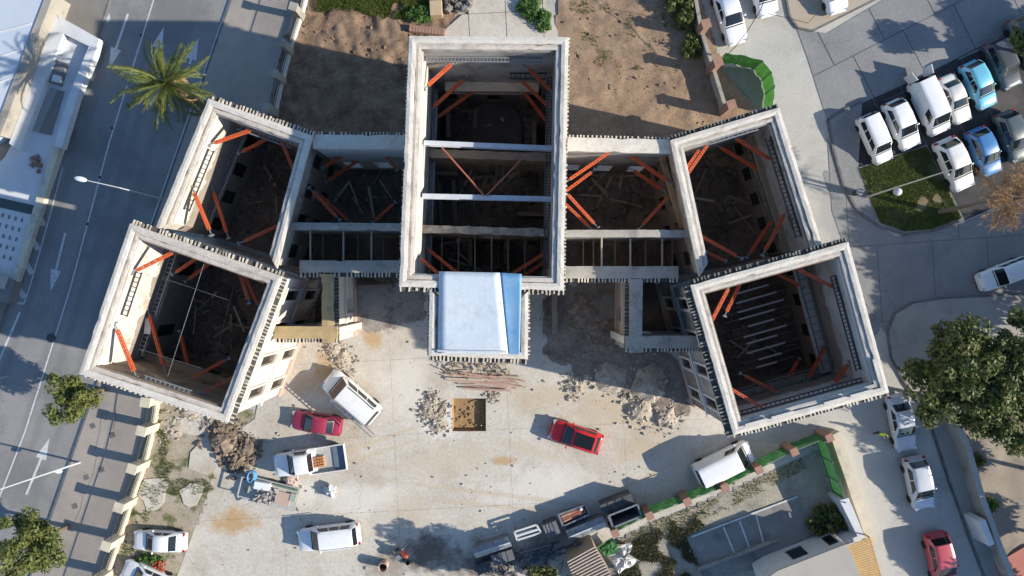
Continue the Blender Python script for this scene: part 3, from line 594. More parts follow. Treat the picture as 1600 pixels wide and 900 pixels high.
# north-west and north-east wings: open to the corner blocks on their fourth side
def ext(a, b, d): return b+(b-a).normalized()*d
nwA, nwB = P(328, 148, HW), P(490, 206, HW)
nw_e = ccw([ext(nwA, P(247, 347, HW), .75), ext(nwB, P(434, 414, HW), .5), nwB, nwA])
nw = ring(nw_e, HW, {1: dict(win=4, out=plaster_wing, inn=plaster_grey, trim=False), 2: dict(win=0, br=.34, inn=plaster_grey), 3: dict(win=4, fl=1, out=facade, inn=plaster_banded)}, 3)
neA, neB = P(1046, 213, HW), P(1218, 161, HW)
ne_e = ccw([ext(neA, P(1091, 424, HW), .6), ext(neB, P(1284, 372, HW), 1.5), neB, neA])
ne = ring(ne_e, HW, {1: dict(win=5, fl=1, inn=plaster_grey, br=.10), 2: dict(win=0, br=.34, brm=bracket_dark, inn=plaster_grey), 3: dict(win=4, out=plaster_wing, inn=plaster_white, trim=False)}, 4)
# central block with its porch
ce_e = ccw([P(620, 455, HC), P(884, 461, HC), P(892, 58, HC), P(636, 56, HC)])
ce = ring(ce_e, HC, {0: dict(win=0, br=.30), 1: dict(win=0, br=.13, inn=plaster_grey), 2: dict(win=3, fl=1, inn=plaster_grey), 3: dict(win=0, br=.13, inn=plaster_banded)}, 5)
po_e = ccw([P(665, 563, HC), P(829, 569, HC), P(830, 448, HC), P(667, 445, HC)])
po = ring(po_e, HC-.06, {0: dict(win=2, fl=1, br=.34), 1: dict(win=0, br=.16), 3: dict(win=0, br=.16)}, 6)
# linking ranges: outer (north) walls, corridor partitions, corridor (south) walls with the small corner rooms
HM = 8.5
def link_wall(a, b, h, t, side, ops=(), capm=cap_white, outm=facade, innm=plaster_white, br=0, brm=bracket_m, over=.22, cap_in=.1, seed=0, trim=False, pitch=.235):
    """a->b eave line; side=+1 puts the wall body to the left of a->b"""
    u = (b-a).normalized(); n = Vector((-u.y, u.x))*side
    off = .30 if br else .02
    oA, oB = a+n*(off+over), b+n*(off+over); iA, iB = oA+n*t, oB+n*t
    if side < 0: me = wall_mesh(oB, oA, iB, iA, 0, h-.2, [((oB-oA).length-o[0], *o[1:]) for o in ops])
    else: me = wall_mesh(oA, oB, iA, iB, 0, h-.2, list(ops))
    me.materials.append(outm); me.materials.append(innm)
    for f in me.polygons:
        if f.normal.x*n.x+f.normal.y*n.y > .6: f.material_index = 1
    wl = link('wall', me, bld)
    c = link('coping', cap_mesh(a+n*off, b+n*off, iA+n*cap_in, iB+n*cap_in, h-.2, h, 77+seed), wl); c.data.materials.append(capm)
    if trim:
        e = n*.02; MB().prism([oA+e, oB+e, oB-n*.14, oA-n*.14], h*.45, h*.49).build('moulding', trim_white, wl); MB().prism([oA+e, oB+e, oB-n*.12, oA-n*.12], h-.9, h-.7).build('moulding', trim_white, wl)
        tm = MB(); tm.prism([oA+e, oB+e, oB-n*.12, oA-n*.12], 0, h*.12); tm.build('plinth', plinth_pink, wl)
    if br:
        m = MB(); k = 0; L = (b-a).length; rz = math.atan2(u.y, u.x)
        while k < L-.1:
            if R.random() > .06:
                c0 = a+u*(k+.06)+n*(off-br/2+.03); m.box((c0.x, c0.y, h-.17), (pitch*.43, br*R.uniform(.85, 1.1), .1), rz+R.uniform(-.05, .05))
            k += pitch*R.uniform(.78, 1.25)
        tag(m.build('eave_bracket_row', brm, wl), kind='stuff')
        MB().prism([a+n*(off-br+.06), b+n*(off-br+.06), b+n*(off+.05), a+n*(off+.05)], h-.32, h-.235).build('eave_board', tile_under, wl)
    return wl
W3 = lambda L, n, h: [(L*(k+.5)/n, 1.1, h*.1, h*.36) for k in range(n)]
a, b = P(489, 203, HM), P(650, 204, HM); link_wall(b, a, HM, .6, 1, W3((b-a).length, 3, HM), br=.25, seed=1)
a, b = P(880, 207, HM), P(1050, 211, HM); link_wall(b, a, HM, .6, 1, W3((b-a).length, 3, HM), br=.22, seed=2, innm=plaster_grey)
HQ = 8.0
D3 = lambda L, n, h: [(L*(k+.5)/n, 1.3, .05, 2.7) for k in range(n)]
a, b = P(446, 359, HQ), P(645, 361, HQ); link_wall(a, b, HQ, .38, 1, D3((b-a).length, 3, HQ), capm=cap_grey, outm=plaster_grey, innm=plaster_grey, over=.05, cap_in=.05, seed=3)
a, b = P(870, 371, HQ), P(1082, 371, HQ); link_wall(a, b, HQ, .38, 1, D3((b-a).length, 3, HQ), capm=cap_grey, outm=plaster_grey, innm=plaster_grey, over=.05, cap_in=.05, seed=4)
a, b = P(468, 433, HP), P(660, 433, HP); link_wall(a, b, HP, .5, 1, D3((b-a).length, 3, HP), capm=cap_grey, br=.34, seed=5, trim=True)
a, b = P(862, 442, HP), P(1060, 442, HP); link_wall(a, b, HP, .5, 1, D3((b-a).length, 3, HP), capm=cap_grey, br=.30, seed=6, trim=True)
# corner rooms beside the courtyard
a, b = P(529, 536, HP-.03), P(528, 428, HP-.03); link_wall(a, b, HP-.03, .5, 1, [(2.4, 1.1, .9, 3.4)], capm=cap_ochre, outm=facade, innm=ochre_wall, br=.34, brm=bracket_dark, seed=7, trim=True)
a, b = P(428, 536, HP), P(527, 536, HP); link_wall(a, b, HP, .5, 1, [(2.2, 1.1, .9, 3.4)], capm=cap_ochre, br=.34, seed=8, trim=True)
a, b = P(976, 551, HP-.03), P(977, 436, HP-.03); link_wall(a, b, HP-.03, .55, -1, [(2.4, 1.1, .9, 3.4)], capm=cap_grey, outm=plinth_pink, innm=plaster_grey, br=.34, brm=bracket_dark, seed=9, trim=True)
a, b = P(978, 551, HP), P(1096, 551, HP); link_wall(a, b, HP, .5, 1, [(2.2, 1.1, .9, 3.4)], capm=cap_grey, br=.30, seed=10, trim=True)
# earth floors
def floor(poly, z): MB().flat(poly, z).build('earth_floor', soil_dark, bld)
floor(sw['wo'], .050); floor(se['wo'], .050); floor(ce['wo'], .054); floor(po['wo'], .058)
floor(nw['wo'], .062); floor(ne['wo'], .062)
floor([P(455, 225, HM)*1.0, P(640, 225, HM), P(640, 440, HP), P(435, 440, HP)][::-1], .066)
floor([P(880, 225, HM), P(1060, 225, HM), P(1090, 440, HP), P(870, 440, HP)][::-1], .066)
floor([P(450, 430, HP), P(520, 430, HP), P(520, 528, HP), P(440, 528, HP)][::-1], .070)
floor([P(985, 440, HP), P(1060, 440, HP), P(1085, 545, HP), P(985, 545, HP)][::-1], .070)
# loose debris on the floors
def debris(poly, n, seed, mat, zz=.08, smin=.05, smax=.22):
    rr = random.Random(seed); mb = MB(); x0 = min(p.x for p in poly); x1 = max(p.x for p in poly); y0 = min(p.y for p in poly); y1 = max(p.y for p in poly)
    pl = [(p.x, p.y) for p in poly]; k = 0
    while k < n:
        x, y = rr.uniform(x0, x1), rr.uniform(y0, y1)
        if inside((x, y), pl):
            k += 1; r = rr.uniform(smin, smax)*rr.random()
            if rr.random() < .22: a = rr.random()*3.1; L = rr.uniform(.4, 1.8); mb.bar((x, y, zz), (x+L*math.cos(a), y+L*math.sin(a), zz+rr.uniform(0, .25)), .09, .05)
            else: mb.chunk((x, y, zz+r*.2), r+.03, rr)
    return tag(mb.build('floor_debris', mat, bld), kind='stuff')
dbm = M('debris_soil', (.10, .08, .065), (.15, .12, .095), 2.5, .95, (.24, .20, .165), 1.6, (.58, .7), fine=.35)
debris(inset(ce['wi'], .4), 420, 1, dbm); debris(inset(sw['wi'], .4), 260, 2, dbm); debris(inset(se['wi'], .4), 200, 3, dbm)
debris(inset(nw['wi'], .4), 180, 4, dbm); debris(inset(ne['wi'], .4), 140, 5, dbm); debris([P(890, 350, .1), P(1040, 350, .1), P(1020, 270, .1), P(890, 270, .1)], 160, 6, dbm); debris([P(520, 340, .1), P(640, 340, .1), P(640, 260, .1), P(530, 260, .1)], 120, 7, dbm)
# --- orange braces
def hit(poly, o, d):
    best = None
    for i in range(len(poly)):
        a, b = poly[i], poly[(i+1) % len(poly)]; e = b-a; den = d.x*e.y-d.y*e.x
        if abs(den) < 1e-6: continue
        t = ((a.x-o.x)*e.y-(a.y-o.y)*e.x)/den; s_ = ((a.x-o.x)*d.y-(a.y-o.y)*d.x)/den
        if t > 0 and -.01 <= s_ <= 1.01 and (best is None or t < best): best = t
    return best
def brace(poly, p, q, z, wd=.17, dz=0.0):
    a, b = P(*p, z), P(*q, z); m = (a+b)/2; d = (b-a).normalized()
    ta, tb = hit(poly, m, -d), hit(poly, m, d)
    la = (a-m).length
    if ta is None or ta > la+1.3: ta = la
    if tb is None or tb > la+1.3: tb = la
    A = m-d*ta; B = m+d*tb; n = Vector((-d.y, d.x))
    z0, z1 = z-dz/2, z+dz/2
    A3, B3 = Vector((A.x, A.y, z0)), Vector((B.x, B.y, z1)); D = (B3-A3); L = D.length; D.normalize(); N3 = Vector((n.x, n.y, 0))
    mb = MB(); g0, g1 = min(.45, L*.12), L-min(.45, L*.12)
    for s_ in (-1, 1):
        for zz in (-.09, .09):
            mb.bar(A3+D*g0+N3*s_*wd*.42+Vector((0, 0, zz)), A3+D*g1+N3*s_*wd*.42+Vector((0, 0, zz)), .05, .06)
    k = g0; i = 0
    while k < g1-.1:
        s_ = 1 if i % 2 else -1
        e = min(k+.22, g1); mb.bar(A3+D*k-N3*s_*wd*.38+Vector((0, 0, .10)), A3+D*e+N3*s_*wd*.38+Vector((0, 0, .10)), .05, .035)
        e2 = (k+e)/2; mb.bar(A3+D*e2-N3*wd*.40-Vector((0, 0, .05)), A3+D*e2+N3*wd*.40-Vector((0, 0, .05)), .09, .04); k += .22; i += 1
    br = mb.build('corner_brace', orange, bld)
    for E_, s_ in ((A3, 1), (B3, -1)):
        je = MB(); je.tube([E_, E_+D*(g0+.05)*s_], .04, 6); je.box(E_, (.10, .26, .3), math.atan2(d.y, d.x)); je.build('screw_jack', steel_grey, br)
SWp, SEp, NWp, NEp, CEp = sw['wi'], se['wi'], nw['wi'], ne['wi'], ce['wi']
for p, q, z in (((213, 423), (275, 392), 9.5), ((184, 517), (209, 579), 9.5), ((270, 429), (310, 402), 6.2), ((237, 505), (254, 565), 6.0), ((373, 421), (390, 474), 8.8), ((381, 427), (406, 482), 6.8), ((307, 587), (359, 559), 6.2), ((316, 614), (369, 587), 8.6), ((281, 517), (291, 559), 3.5), ((290, 440), (330, 410), 4.0)): brace(SWp, p, q, z)
for p, q, z in (((1109, 507), (1141, 445), 9.2), ((1132, 494), (1158, 439), 6.8), ((1239, 417), (1305, 450), 8.8), ((1205, 424), (1256, 449), 6.0), ((1300, 605), (1334, 556), 7.6), ((1260, 598), (1287, 545), 5.0), ((1141, 607), (1198, 641), 9.0), ((1156, 583), (1211, 611), 6.2), ((1234, 585), (1249, 560), 3.6)): brace(SEp, p, q, z)
for p, q, z in (((342, 221), (399, 201), 7.9), ((374, 240), (416, 218), 5.2), ((438, 216), (457, 261), 7.6), ((309, 315), (332, 371), 7.9), ((340, 318), (357, 371), 5.2), ((368, 383), (423, 358), 7.2)): brace(NWp, p, q, z)
for p, q, z in (((1073, 274), (1104, 229), 7.9), ((1067, 271), (1085, 245), 6.4), ((1124, 229), (1169, 256), 5.0), ((1146, 214), (1194, 243), 7.4), ((1104, 374), (1160, 405), 7.2), ((1104, 394), (1138, 410), 5.4), ((1169, 399), (1207, 343), 4.6), ((1200, 383), (1228, 330), 7.0)): brace(NEp, p, q, z)
MWp = [P(470, 345, 6.5), P(640, 345, 6.5), P(640, 232, 7), P(500, 232, 7)]; MEp = [P(880, 358, 6.5), P(1062, 358, 6.5), P(1040, 236, 7), P(880, 236, 7)]
for p, q, z in (((483, 293), (529, 342), 6.8), ((510, 313), (543, 344), 4.6), ((497, 267), (540, 240), 5.2), ((517, 279), (555, 254), 3.6), ((602, 244), (621, 267), 5.2), ((589, 342), (618, 316), 5.2)): brace(MWp, p, q, z)
for p, q, z in (((892, 279), (945, 243), 7.8), ((892, 293), (930, 265), 6.2), ((889, 306), (928, 349), 7.4), ((889, 324), (920, 354), 5.6), ((983, 262), (1028, 292), 5.0), ((995, 250), (1032, 276), 6.8), ((1001, 355), (1050, 301), 6.4)): brace(MEp, p, q, z)
for p, q, z in (((668, 134), (718, 89), 10.3), ((678, 167), (720, 128), 7.2), ((690, 179), (731, 149), 5.2), ((814, 96), (862, 143), 9.6), ((813, 124), (861, 171), 7.2), ((828, 156), (856, 193), 5.2), ((647, 395), (682, 425), 10.2), ((670, 390), (709, 422), 7.2), ((808, 423), (856, 392), 7.6), ((823, 428), (859, 404), 5.4)): brace(CEp, p, q, z)
# --- steel walers: ladder trusses along the inner wall faces
def waler(lines, i, z, s0=.08, s1=.92, mat=steel_grey, wd=.42, pitch=.32, gap=.03):
    n = len(lines['wi']); a, b = lines['wi'][i], lines['wi'][(i+1) % n]; u = (b-a).normalized(); nn = Vector((-u.y, u.x))
    A = a.lerp(b, s0)+nn*gap; B = a.lerp(b, s1)+nn*gap; L = (B-A).length; mb = MB()
    for o in (.06, wd): mb.bar((*(A+nn*o), z), (*(B+nn*o), z), .07, .09)
    k = .1
    while k < L: c = A+u*k; mb.bar((*(c+nn*.06), z-.005), (*(c+nn*wd), z-.005), .05, .05); k += pitch
    mb.build('waler', mat, bld)
waler(sw, 3, 9.2, .25, .60, steel_dark); waler(sw, 3, 5.6, .05, .95, steel_grey); waler(sw, 0, 9.6, .35, .72, steel_grey, .3); waler(sw, 2, 5.6)
waler(se, 1, 9.0, .1, .85, steel_dark, .36, .26); waler(se, 1, 5.0, .05, .95, steel_green, .75, .55); waler(se, 0, 9.0, .02, .98, steel_dark, .3); waler(se, 0, 4.6, .05, .9, steel_green, .7, .5); waler(se, 3, 5.0)
waler(nw, 3, 7.9, .30, .86, steel_dark); waler(nw, 3, 4.4, .1, .95); waler(nw, 2, 7.6, .15, .8)
waler(ne, 1, 8.0, .1, .9, steel_dark, .4, .3); waler(ne, 1, 4.2, .1, .95, steel_green, .5, .5); waler(ne, 2, 8.6, .15, .7, steel_grey, .25)
waler(ce, 2, 11.2, .1, .98, steel_grey, .3, .22); waler(ce, 2, 5.0, .1, .9, timber_pale, .5, .24); waler(ce, 2, 8.2, .05, .35, steel_dark); waler(ce, 1, 9.4, .05, .95, steel_dark, .34, .2); waler(ce, 3, 6.0, .1, .9, steel_grey, .3)
# --- long string ledges where the upper floor used to rest
def ledge(lines, i, z, wd, mat, s0=0.02, s1=.98, ht=.22):
    n = len(lines['wi']); a, b = lines['wi'][i], lines['wi'][(i+1) % n]; u = (b-a).normalized(); nn = Vector((-u.y, u.x))
    A, B = a.lerp(b, s0), a.lerp(b, s1); MB().prism([A-nn*.02, B-nn*.02, B+nn*wd, A+nn*wd], z-ht, z).build('floor_ledge', mat, bld)
ledge(sw, 3, 4.9, .3, plaster_grey); ledge(sw, 0, 4.7, .5, adobe); ledge(se, 3, 5.6, .55, timber); ledge(se, 1, 4.4, .75, trim_white); ledge(se, 0, 4.0, .4, plaster_grey)
ledge(nw, 3, 3.9, .3, plaster_grey); ledge(ne, 1, 5.4, .4, timber); ledge(ce, 2, 5.9, .6, plaster_cream, .1, .9); ledge(ce, 3, 5.2, .25, plaster_grey); ledge(ce, 1, 5.2, .25, plaster_grey); ledge(ne, 3, 4.6, .25, adobe)
# --- cross walls, girders and rods of the central block
def girder(p, q, z, wd, ht, mat, name='girder'):
    a, b = P(*p, z), P(*q, z); mb = MB(); mb.bar((a.x, a.y, z), (b.x, b.y, z), wd, .04); mb.bar((a.x, a.y, z-ht/2), (b.x, b.y, z-ht/2), .05, ht-.04); mb.bar((a.x, a.y, z-ht), (b.x, b.y, z-ht), wd, .04)
    return mb.build(name, mat, bld)
girder((662, 223), (878, 232), 10.2, .30, .4, steel_white); girder((660, 306), (872, 311), 10.2, .30, .4, steel_white)
def cross_wall(p, q, z, t, mat, capm, ops=()):
    a, b = P(*p, z), P(*q, z); u = (b-a).normalized(); n = Vector((-u.y, u.x))*t/2
    me = wall_mesh(a-n, b-n, a+n, b+n, 0, z-.15, ops); me.materials.append(mat); wl = link('wall', me, bld)
    c = link('coping', cap_mesh(a-n*1.15, b-n*1.15, a+n*1.15, b+n*1.15, z-.15, z, 31, .05), wl); c.data.materials.append(capm)
cross_wall((668, 239), (868, 246), 7.4, .5, adobe, M('cap_adobe', (.28, .22, .17), (.21, .165, .13), 1.5, .95, fine=.25, bump=.5), [(2.4, 1.4, .05, 3), (5.2, 2.2, .05, 5), (7.4, 1.0, .05, 3)])
cross_wall((655, 357), (874, 364), 8.6, .45, adobe, M('cap_dusty', (.36, .32, .27), (.26, .225, .19), 1.2, .95, (.5, .47, .40), .9, fine=.2, bump=.5), [(2.4, 1.4, .05, 3), (6.6, 1.4, .05, 3), (4.5, 1.6, 4.5, 7)])
for p, q in (((690, 230), (757, 306)), ((818, 246), (760, 306))):
    a, b = P3(*p, 10.27), P3(*q, 10.27); MB().tube([a, b], .055, 6).build('tie_rod', rust_rod, bld)
# stage in the rear hall
st = MB(); c = P(775, 200, .3); pts = [(c.x+2.0*math.cos(t), c.y+2.1*math.sin(t)) for t in [math.pi*k/12 for k in range(13)]]+[(c.x-2.0, c.y-2.4), (c.x+2.0, c.y-2.4)]
st.prism(pts, .05, .45); st.build('stage', M('stage_screed', (.10, .085, .075), (.15, .125, .11), 1, .9, fine=.3), bld)
pl = MB(); a = P(770, 145, 4.0); pl.prism([(a.x-2.6, a.y-.25), (a.x+2.6, a.y-.25), (a.x+2.6, a.y+.25), (a.x-2.6, a.y+.25)], 4.2, 4.8); pl.prism([(a.x-2.6, a.y-.25), (a.x-2.0, a.y-.25), (a.x-2.0, a.y+.25), (a.x-2.6, a.y+.25)], 0, 4.2); pl.prism([(a.x+2.0, a.y-.25), (a.x+2.6, a.y-.25), (a.x+2.6, a.y+.25), (a.x+2.0, a.y+.25)], 0, 4.2); pl.build('inner_arch', adobe, bld)
for k, (p, q) in enumerate((((770, 250), (752, 300)), ((708, 280), (712, 345)), ((686, 285), (690, 350)), ((744, 170), (740, 225)))):
    a, b = P3(*p, .6), P3(*q, .25); MB().bar(a, b, .28, .08).build('plank', timber, bld)
for k in range(9):
    a = P(700+k*6, 278, .5); b = P(700+k*6, 335, .5); MB().bar((a.x, a.y, .4), (b.x, b.y, .4), .08, .1).build('joist', M('joist_grey', (.13, .13, .135), (.18, .18, .18), 2, .8), bld)
# remains inside the rooms: rubble heaps, fallen timbers, stubs of partitions
def heap(px, py, r, hh, n, seed, mat=dbm):
    rr = random.Random(seed); mb = MB(); c = P(px, py)
    m = 16; r0 = [(c.x+r*math.cos(a)*rr.uniform(.75, 1.05), c.y+r*math.sin(a)*rr.uniform(.75, 1.05), .06) for a in [2*math.pi*k/m for k in range(m)]]; r1 = [(c.x+r*.5*math.cos(a)*rr.uniform(.7, 1.2), c.y+r*.5*math.sin(a)*rr.uniform(.7, 1.2), hh*rr.uniform(.5, .8)) for a in [2*math.pi*k/m for k in range(m)]]
    mb.add(r0+r1+[(c.x, c.y, hh)], [(k, (k+1) % m, m+(k+1) % m, m+k) for k in range(m)]+[(m+k, m+(k+1) % m, 2*m) for k in range(m)])
    for i in range(n): a = rr.random()*6.28; d = r*1.3*rr.random()**.7; s_ = .05+.22*rr.random()**3; mb.chunk((c.x+d*math.cos(a), c.y+d*math.sin(a), max(.06, hh*(1-d/r)*.8)+s_*.3), s_, rr)
    tag(mb.build('rubble_heap', mat, bld), kind='stuff')
for k, (px, py, r_, h_) in enumerate(((820, 285, 1.3, .6), (735, 395, 1.2, .5), (800, 330, 1.4, .5), (712, 200, 1.0, .5), (960, 315, 1.6, .5), (910, 290, 1.0, .4), (570, 290, 1.5, .5), (600, 320, 1.0, .4), (425, 300, 1.4, .6), (450, 260, 1.1, .5), (1130, 290, 1.4, .5), (1120, 350, 1.2, .6), (345, 470, 1.5, .6), (370, 520, 1.2, .5), (310, 540, 1.0, .5), (1150, 500, 1.0, .4), (1230, 560, 1.3, .5))): heap(px, py, r_, h_, 70, 200+k)
rr = random.Random(77)
for cx, cy, n_ in ((770, 290, 12), (760, 395, 9), (750, 190, 6), (950, 300, 9), (565, 300, 8), (430, 290, 8), (1130, 320, 8), (350, 490, 10), (1180, 520, 5)):
    for i in range(n_):
        c = P(cx+rr.uniform(-45, 45), cy+rr.uniform(-28, 28)); a = rr.random()*3.14; L = rr.uniform(.7, 1.7); z_ = .14+.05*i
        MB().bar((c.x-L*math.cos(a), c.y-L*math.sin(a), .12), (c.x+L*math.cos(a), c.y+L*math.sin(a), .14+rr.uniform(0, .6)), rr.uniform(.10, .2), .09).build('fallen_timber', rr.choice((timber, timber_pale, timber)), bld)
for p, q, z_ in (((672, 270), (715, 271), 2.2), ((810, 334), (855, 335), 1.8), ((735, 375), (735, 415), 2.4), ((790, 376), (790, 412), 2.0), ((700, 170), (700, 215), 2.4), ((835, 190), (835, 228), 2.0)):
    a, b = P(*p, z_), P(*q, z_); MB().bar((a.x, a.y, z_/2), (b.x, b.y, z_/2), .28, z_).build('partition_stub', adobe, bld)
for k in range(7):
    px = 690+k*26; a, b = P(px, 366, 5.2), P(px, 432, 5.2); MB().bar((a.x, a.y, 5.0), (b.x, b.y, 5.0), .10, .18).build('joist', timber, bld)
# joists over the corridors
for px, m in ((483, 0), (503, 1), (535, 0), (558, 1), (579, 0), (598, 1), (912, 1), (928, 1), (941, 0), (962, 1), (986, 0), (1010, 1), (1036, 0), (1052, 1)):
    ex = 0 if px < 800 else 8
    z = 6.6 if m == 0 else 4.4; a, b = P(px, 352+ex, z+.3), P(px, 424+ex, z+.3); MB().bar((a.x, a.y, z), (b.x, b.y, z), .10 if m == 0 else .08, .16).build('joist', timber_pale if m == 0 else timber, bld)
# pale floor joists in the south-east room
for k in range(10):
    t = k/9; cx, cy = 1176+22*t+(k % 3)*4, 452+118*t; L = (42, 52, 60, 46, 34, 56, 40, 50, 30, 26)[k]
    a, b = P(cx-L*.6, cy+L*.17, .9), P(cx+L*.6, cy-L*.17, .9); MB().bar((a.x, a.y, .8), (b.x, b.y, .8), .13, .14).build('joist', M('joist_white', (.74, .72, .68), None, rough=.7), bld)
    MB().bar((a.x-1.2, a.y-.33, .7), (b.x+1.5, b.y+.42, .7), .07, .12).build('joist', timber, bld)
# thin tie cables in the south-west room
for p, q, z in (((322, 402), (262, 588), 9.2), ((253, 434), (360, 470), 9.0), ((217, 545), (322, 578), 9.0), ((366, 445), (336, 560), 6.0)):
    a, b = P3(*p, z), P3(*q, z); MB().tube([a, b], .009, 5).build('tie_cable', steel_grey, bld)
# white boards leaning at the wall
b1 = P(238, 508, 5.7); MB().bar((b1.x-.15, b1.y+.5, 5.9), (b1.x-.25, b1.y-.6, 5.9), .45, .05).build('board', white_wall, bld)
# timber frame of the east range
for z, o in ((6.6, .25), (4.0, .35)):
    a, b = P(1038, 240, z), P(1072, 356, z); MB().bar((a.x-o, a.y, z), (b.x-o, b.y, z), .35, .3).build('wall_plate', ochre_wall, bld)
# --- sheet roof over the porch: pale sheets, the east bay vivid blue
z = HC+.10; q = lambda px, py, zz: P3(px, py, zz)
def roof_sheet(name, c4, mat, n=10, sag=.05, seed=1):
    rr = random.Random(seed); mb = MB(); m = 14
    for j in range(m+1):
        for i in range(n+1):
            a = c4[0].lerp(c4[1], i/n); b = c4[3].lerp(c4[2], i/n); p = a.lerp(b, j/m)
            e = 0 if i in (0, n) or j in (0, m) else 1
            mb.v.append((p.x, p.y, p.z-sag*math.sin(math.pi*i/n)*math.sin(math.pi*j/m)+e*rr.uniform(-.003, .003)))
    mb.f = [(j*(n+1)+i, (j+1)*(n+1)+i, (j+1)*(n+1)+i+1, j*(n+1)+i+1) for j in range(m) for i in range(n)]
    o = mb.build(name, mat, bld, True, 80); so_ = o.modifiers.new('thick', 'SOLIDIFY'); so_.thickness = .03; return o
roof_sheet('porch_roof_sheet', [q(686, 424, z), q(781, 426, z), q(794, 553, z-.04), q(684, 552, z-.04)], sheet_blue, 8, .03, 1)
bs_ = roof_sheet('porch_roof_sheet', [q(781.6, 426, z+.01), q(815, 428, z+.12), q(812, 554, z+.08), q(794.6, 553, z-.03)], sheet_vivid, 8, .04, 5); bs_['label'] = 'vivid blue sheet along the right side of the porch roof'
a, b = q(683, 548, z+.0), q(791, 550, z-.02); MB().bar(a, b, .10, .07).build('sheet_batten', steel_white, bld)

# ================================================================== vehicles
# L, W, H, belt, nose z, cowl x, roof front, roof rear, rear base, tail z
KIND = dict(
    sedan=dict(L=4.45, W=1.74, H=1.43, zb=.90, zn=.66, xc=.92, xf=.18, xr=-1.02, xb=-1.62, zt=.93),
    hatch=dict(L=3.95, W=1.70, H=1.48, zb=.92, zn=.68, xc=.98, xf=.30, xr=-1.40, xb=-1.80, zt=.86),
    suv=dict(L=4.55, W=1.82, H=1.72, zb=1.04, zn=.82, xc=1.05, xf=.45, xr=-1.88, xb=-2.14, zt=.95),
    estate=dict(L=4.75, W=1.78, H=1.62, zb=.98, zn=.74, xc=1.15, xf=.55, xr=-2.0, xb=-2.25, zt=.90),
    van=dict(L=4.75, W=1.86, H=1.95, zb=1.08, zn=.86, xc=1.72, xf=1.02, xr=-2.18, xb=-2.32, zt=1.0),
    minivan=dict(L=4.5, W=1.80, H=1.85, zb=1.05, zn=.84, xc=1.35, xf=.72, xr=-2.0, xb=-2.18, zt=1.0),
    pickup=dict(L=5.2, W=1.80, H=1.74, zb=1.04, zn=.86, xc=1.30, xf=.72, xr=-.25, xb=-.48, zt=.98),
    compact=dict(L=3.75, W=1.66, H=1.46, zb=.90, zn=.66, xc=.92, xf=.28, xr=-1.2, xb=-1.68, zt=.82))
def loft(stations, sect):
    mb = MB(); n = None
    for s in stations:
        r = sect(*s); n = len(r); mb.v += r
    for i in range(len(stations)-1):
        for k in range(n-1): mb.f.append((i*n+k, i*n+k+1, (i+1)*n+k+1, (i+1)*n+k))
    mb.f.append(tuple(range(n))); mb.f.append(tuple(range((len(stations)-1)*n, len(stations)*n))[::-1])
    return mb
CAR_CACHE = {}
def fixn(me):
    bm = bmesh.new(); bm.from_mesh(me); bmesh.ops.recalc_face_normals(bm, faces=bm.faces); bm.to_mesh(me); bm.free()
    return me
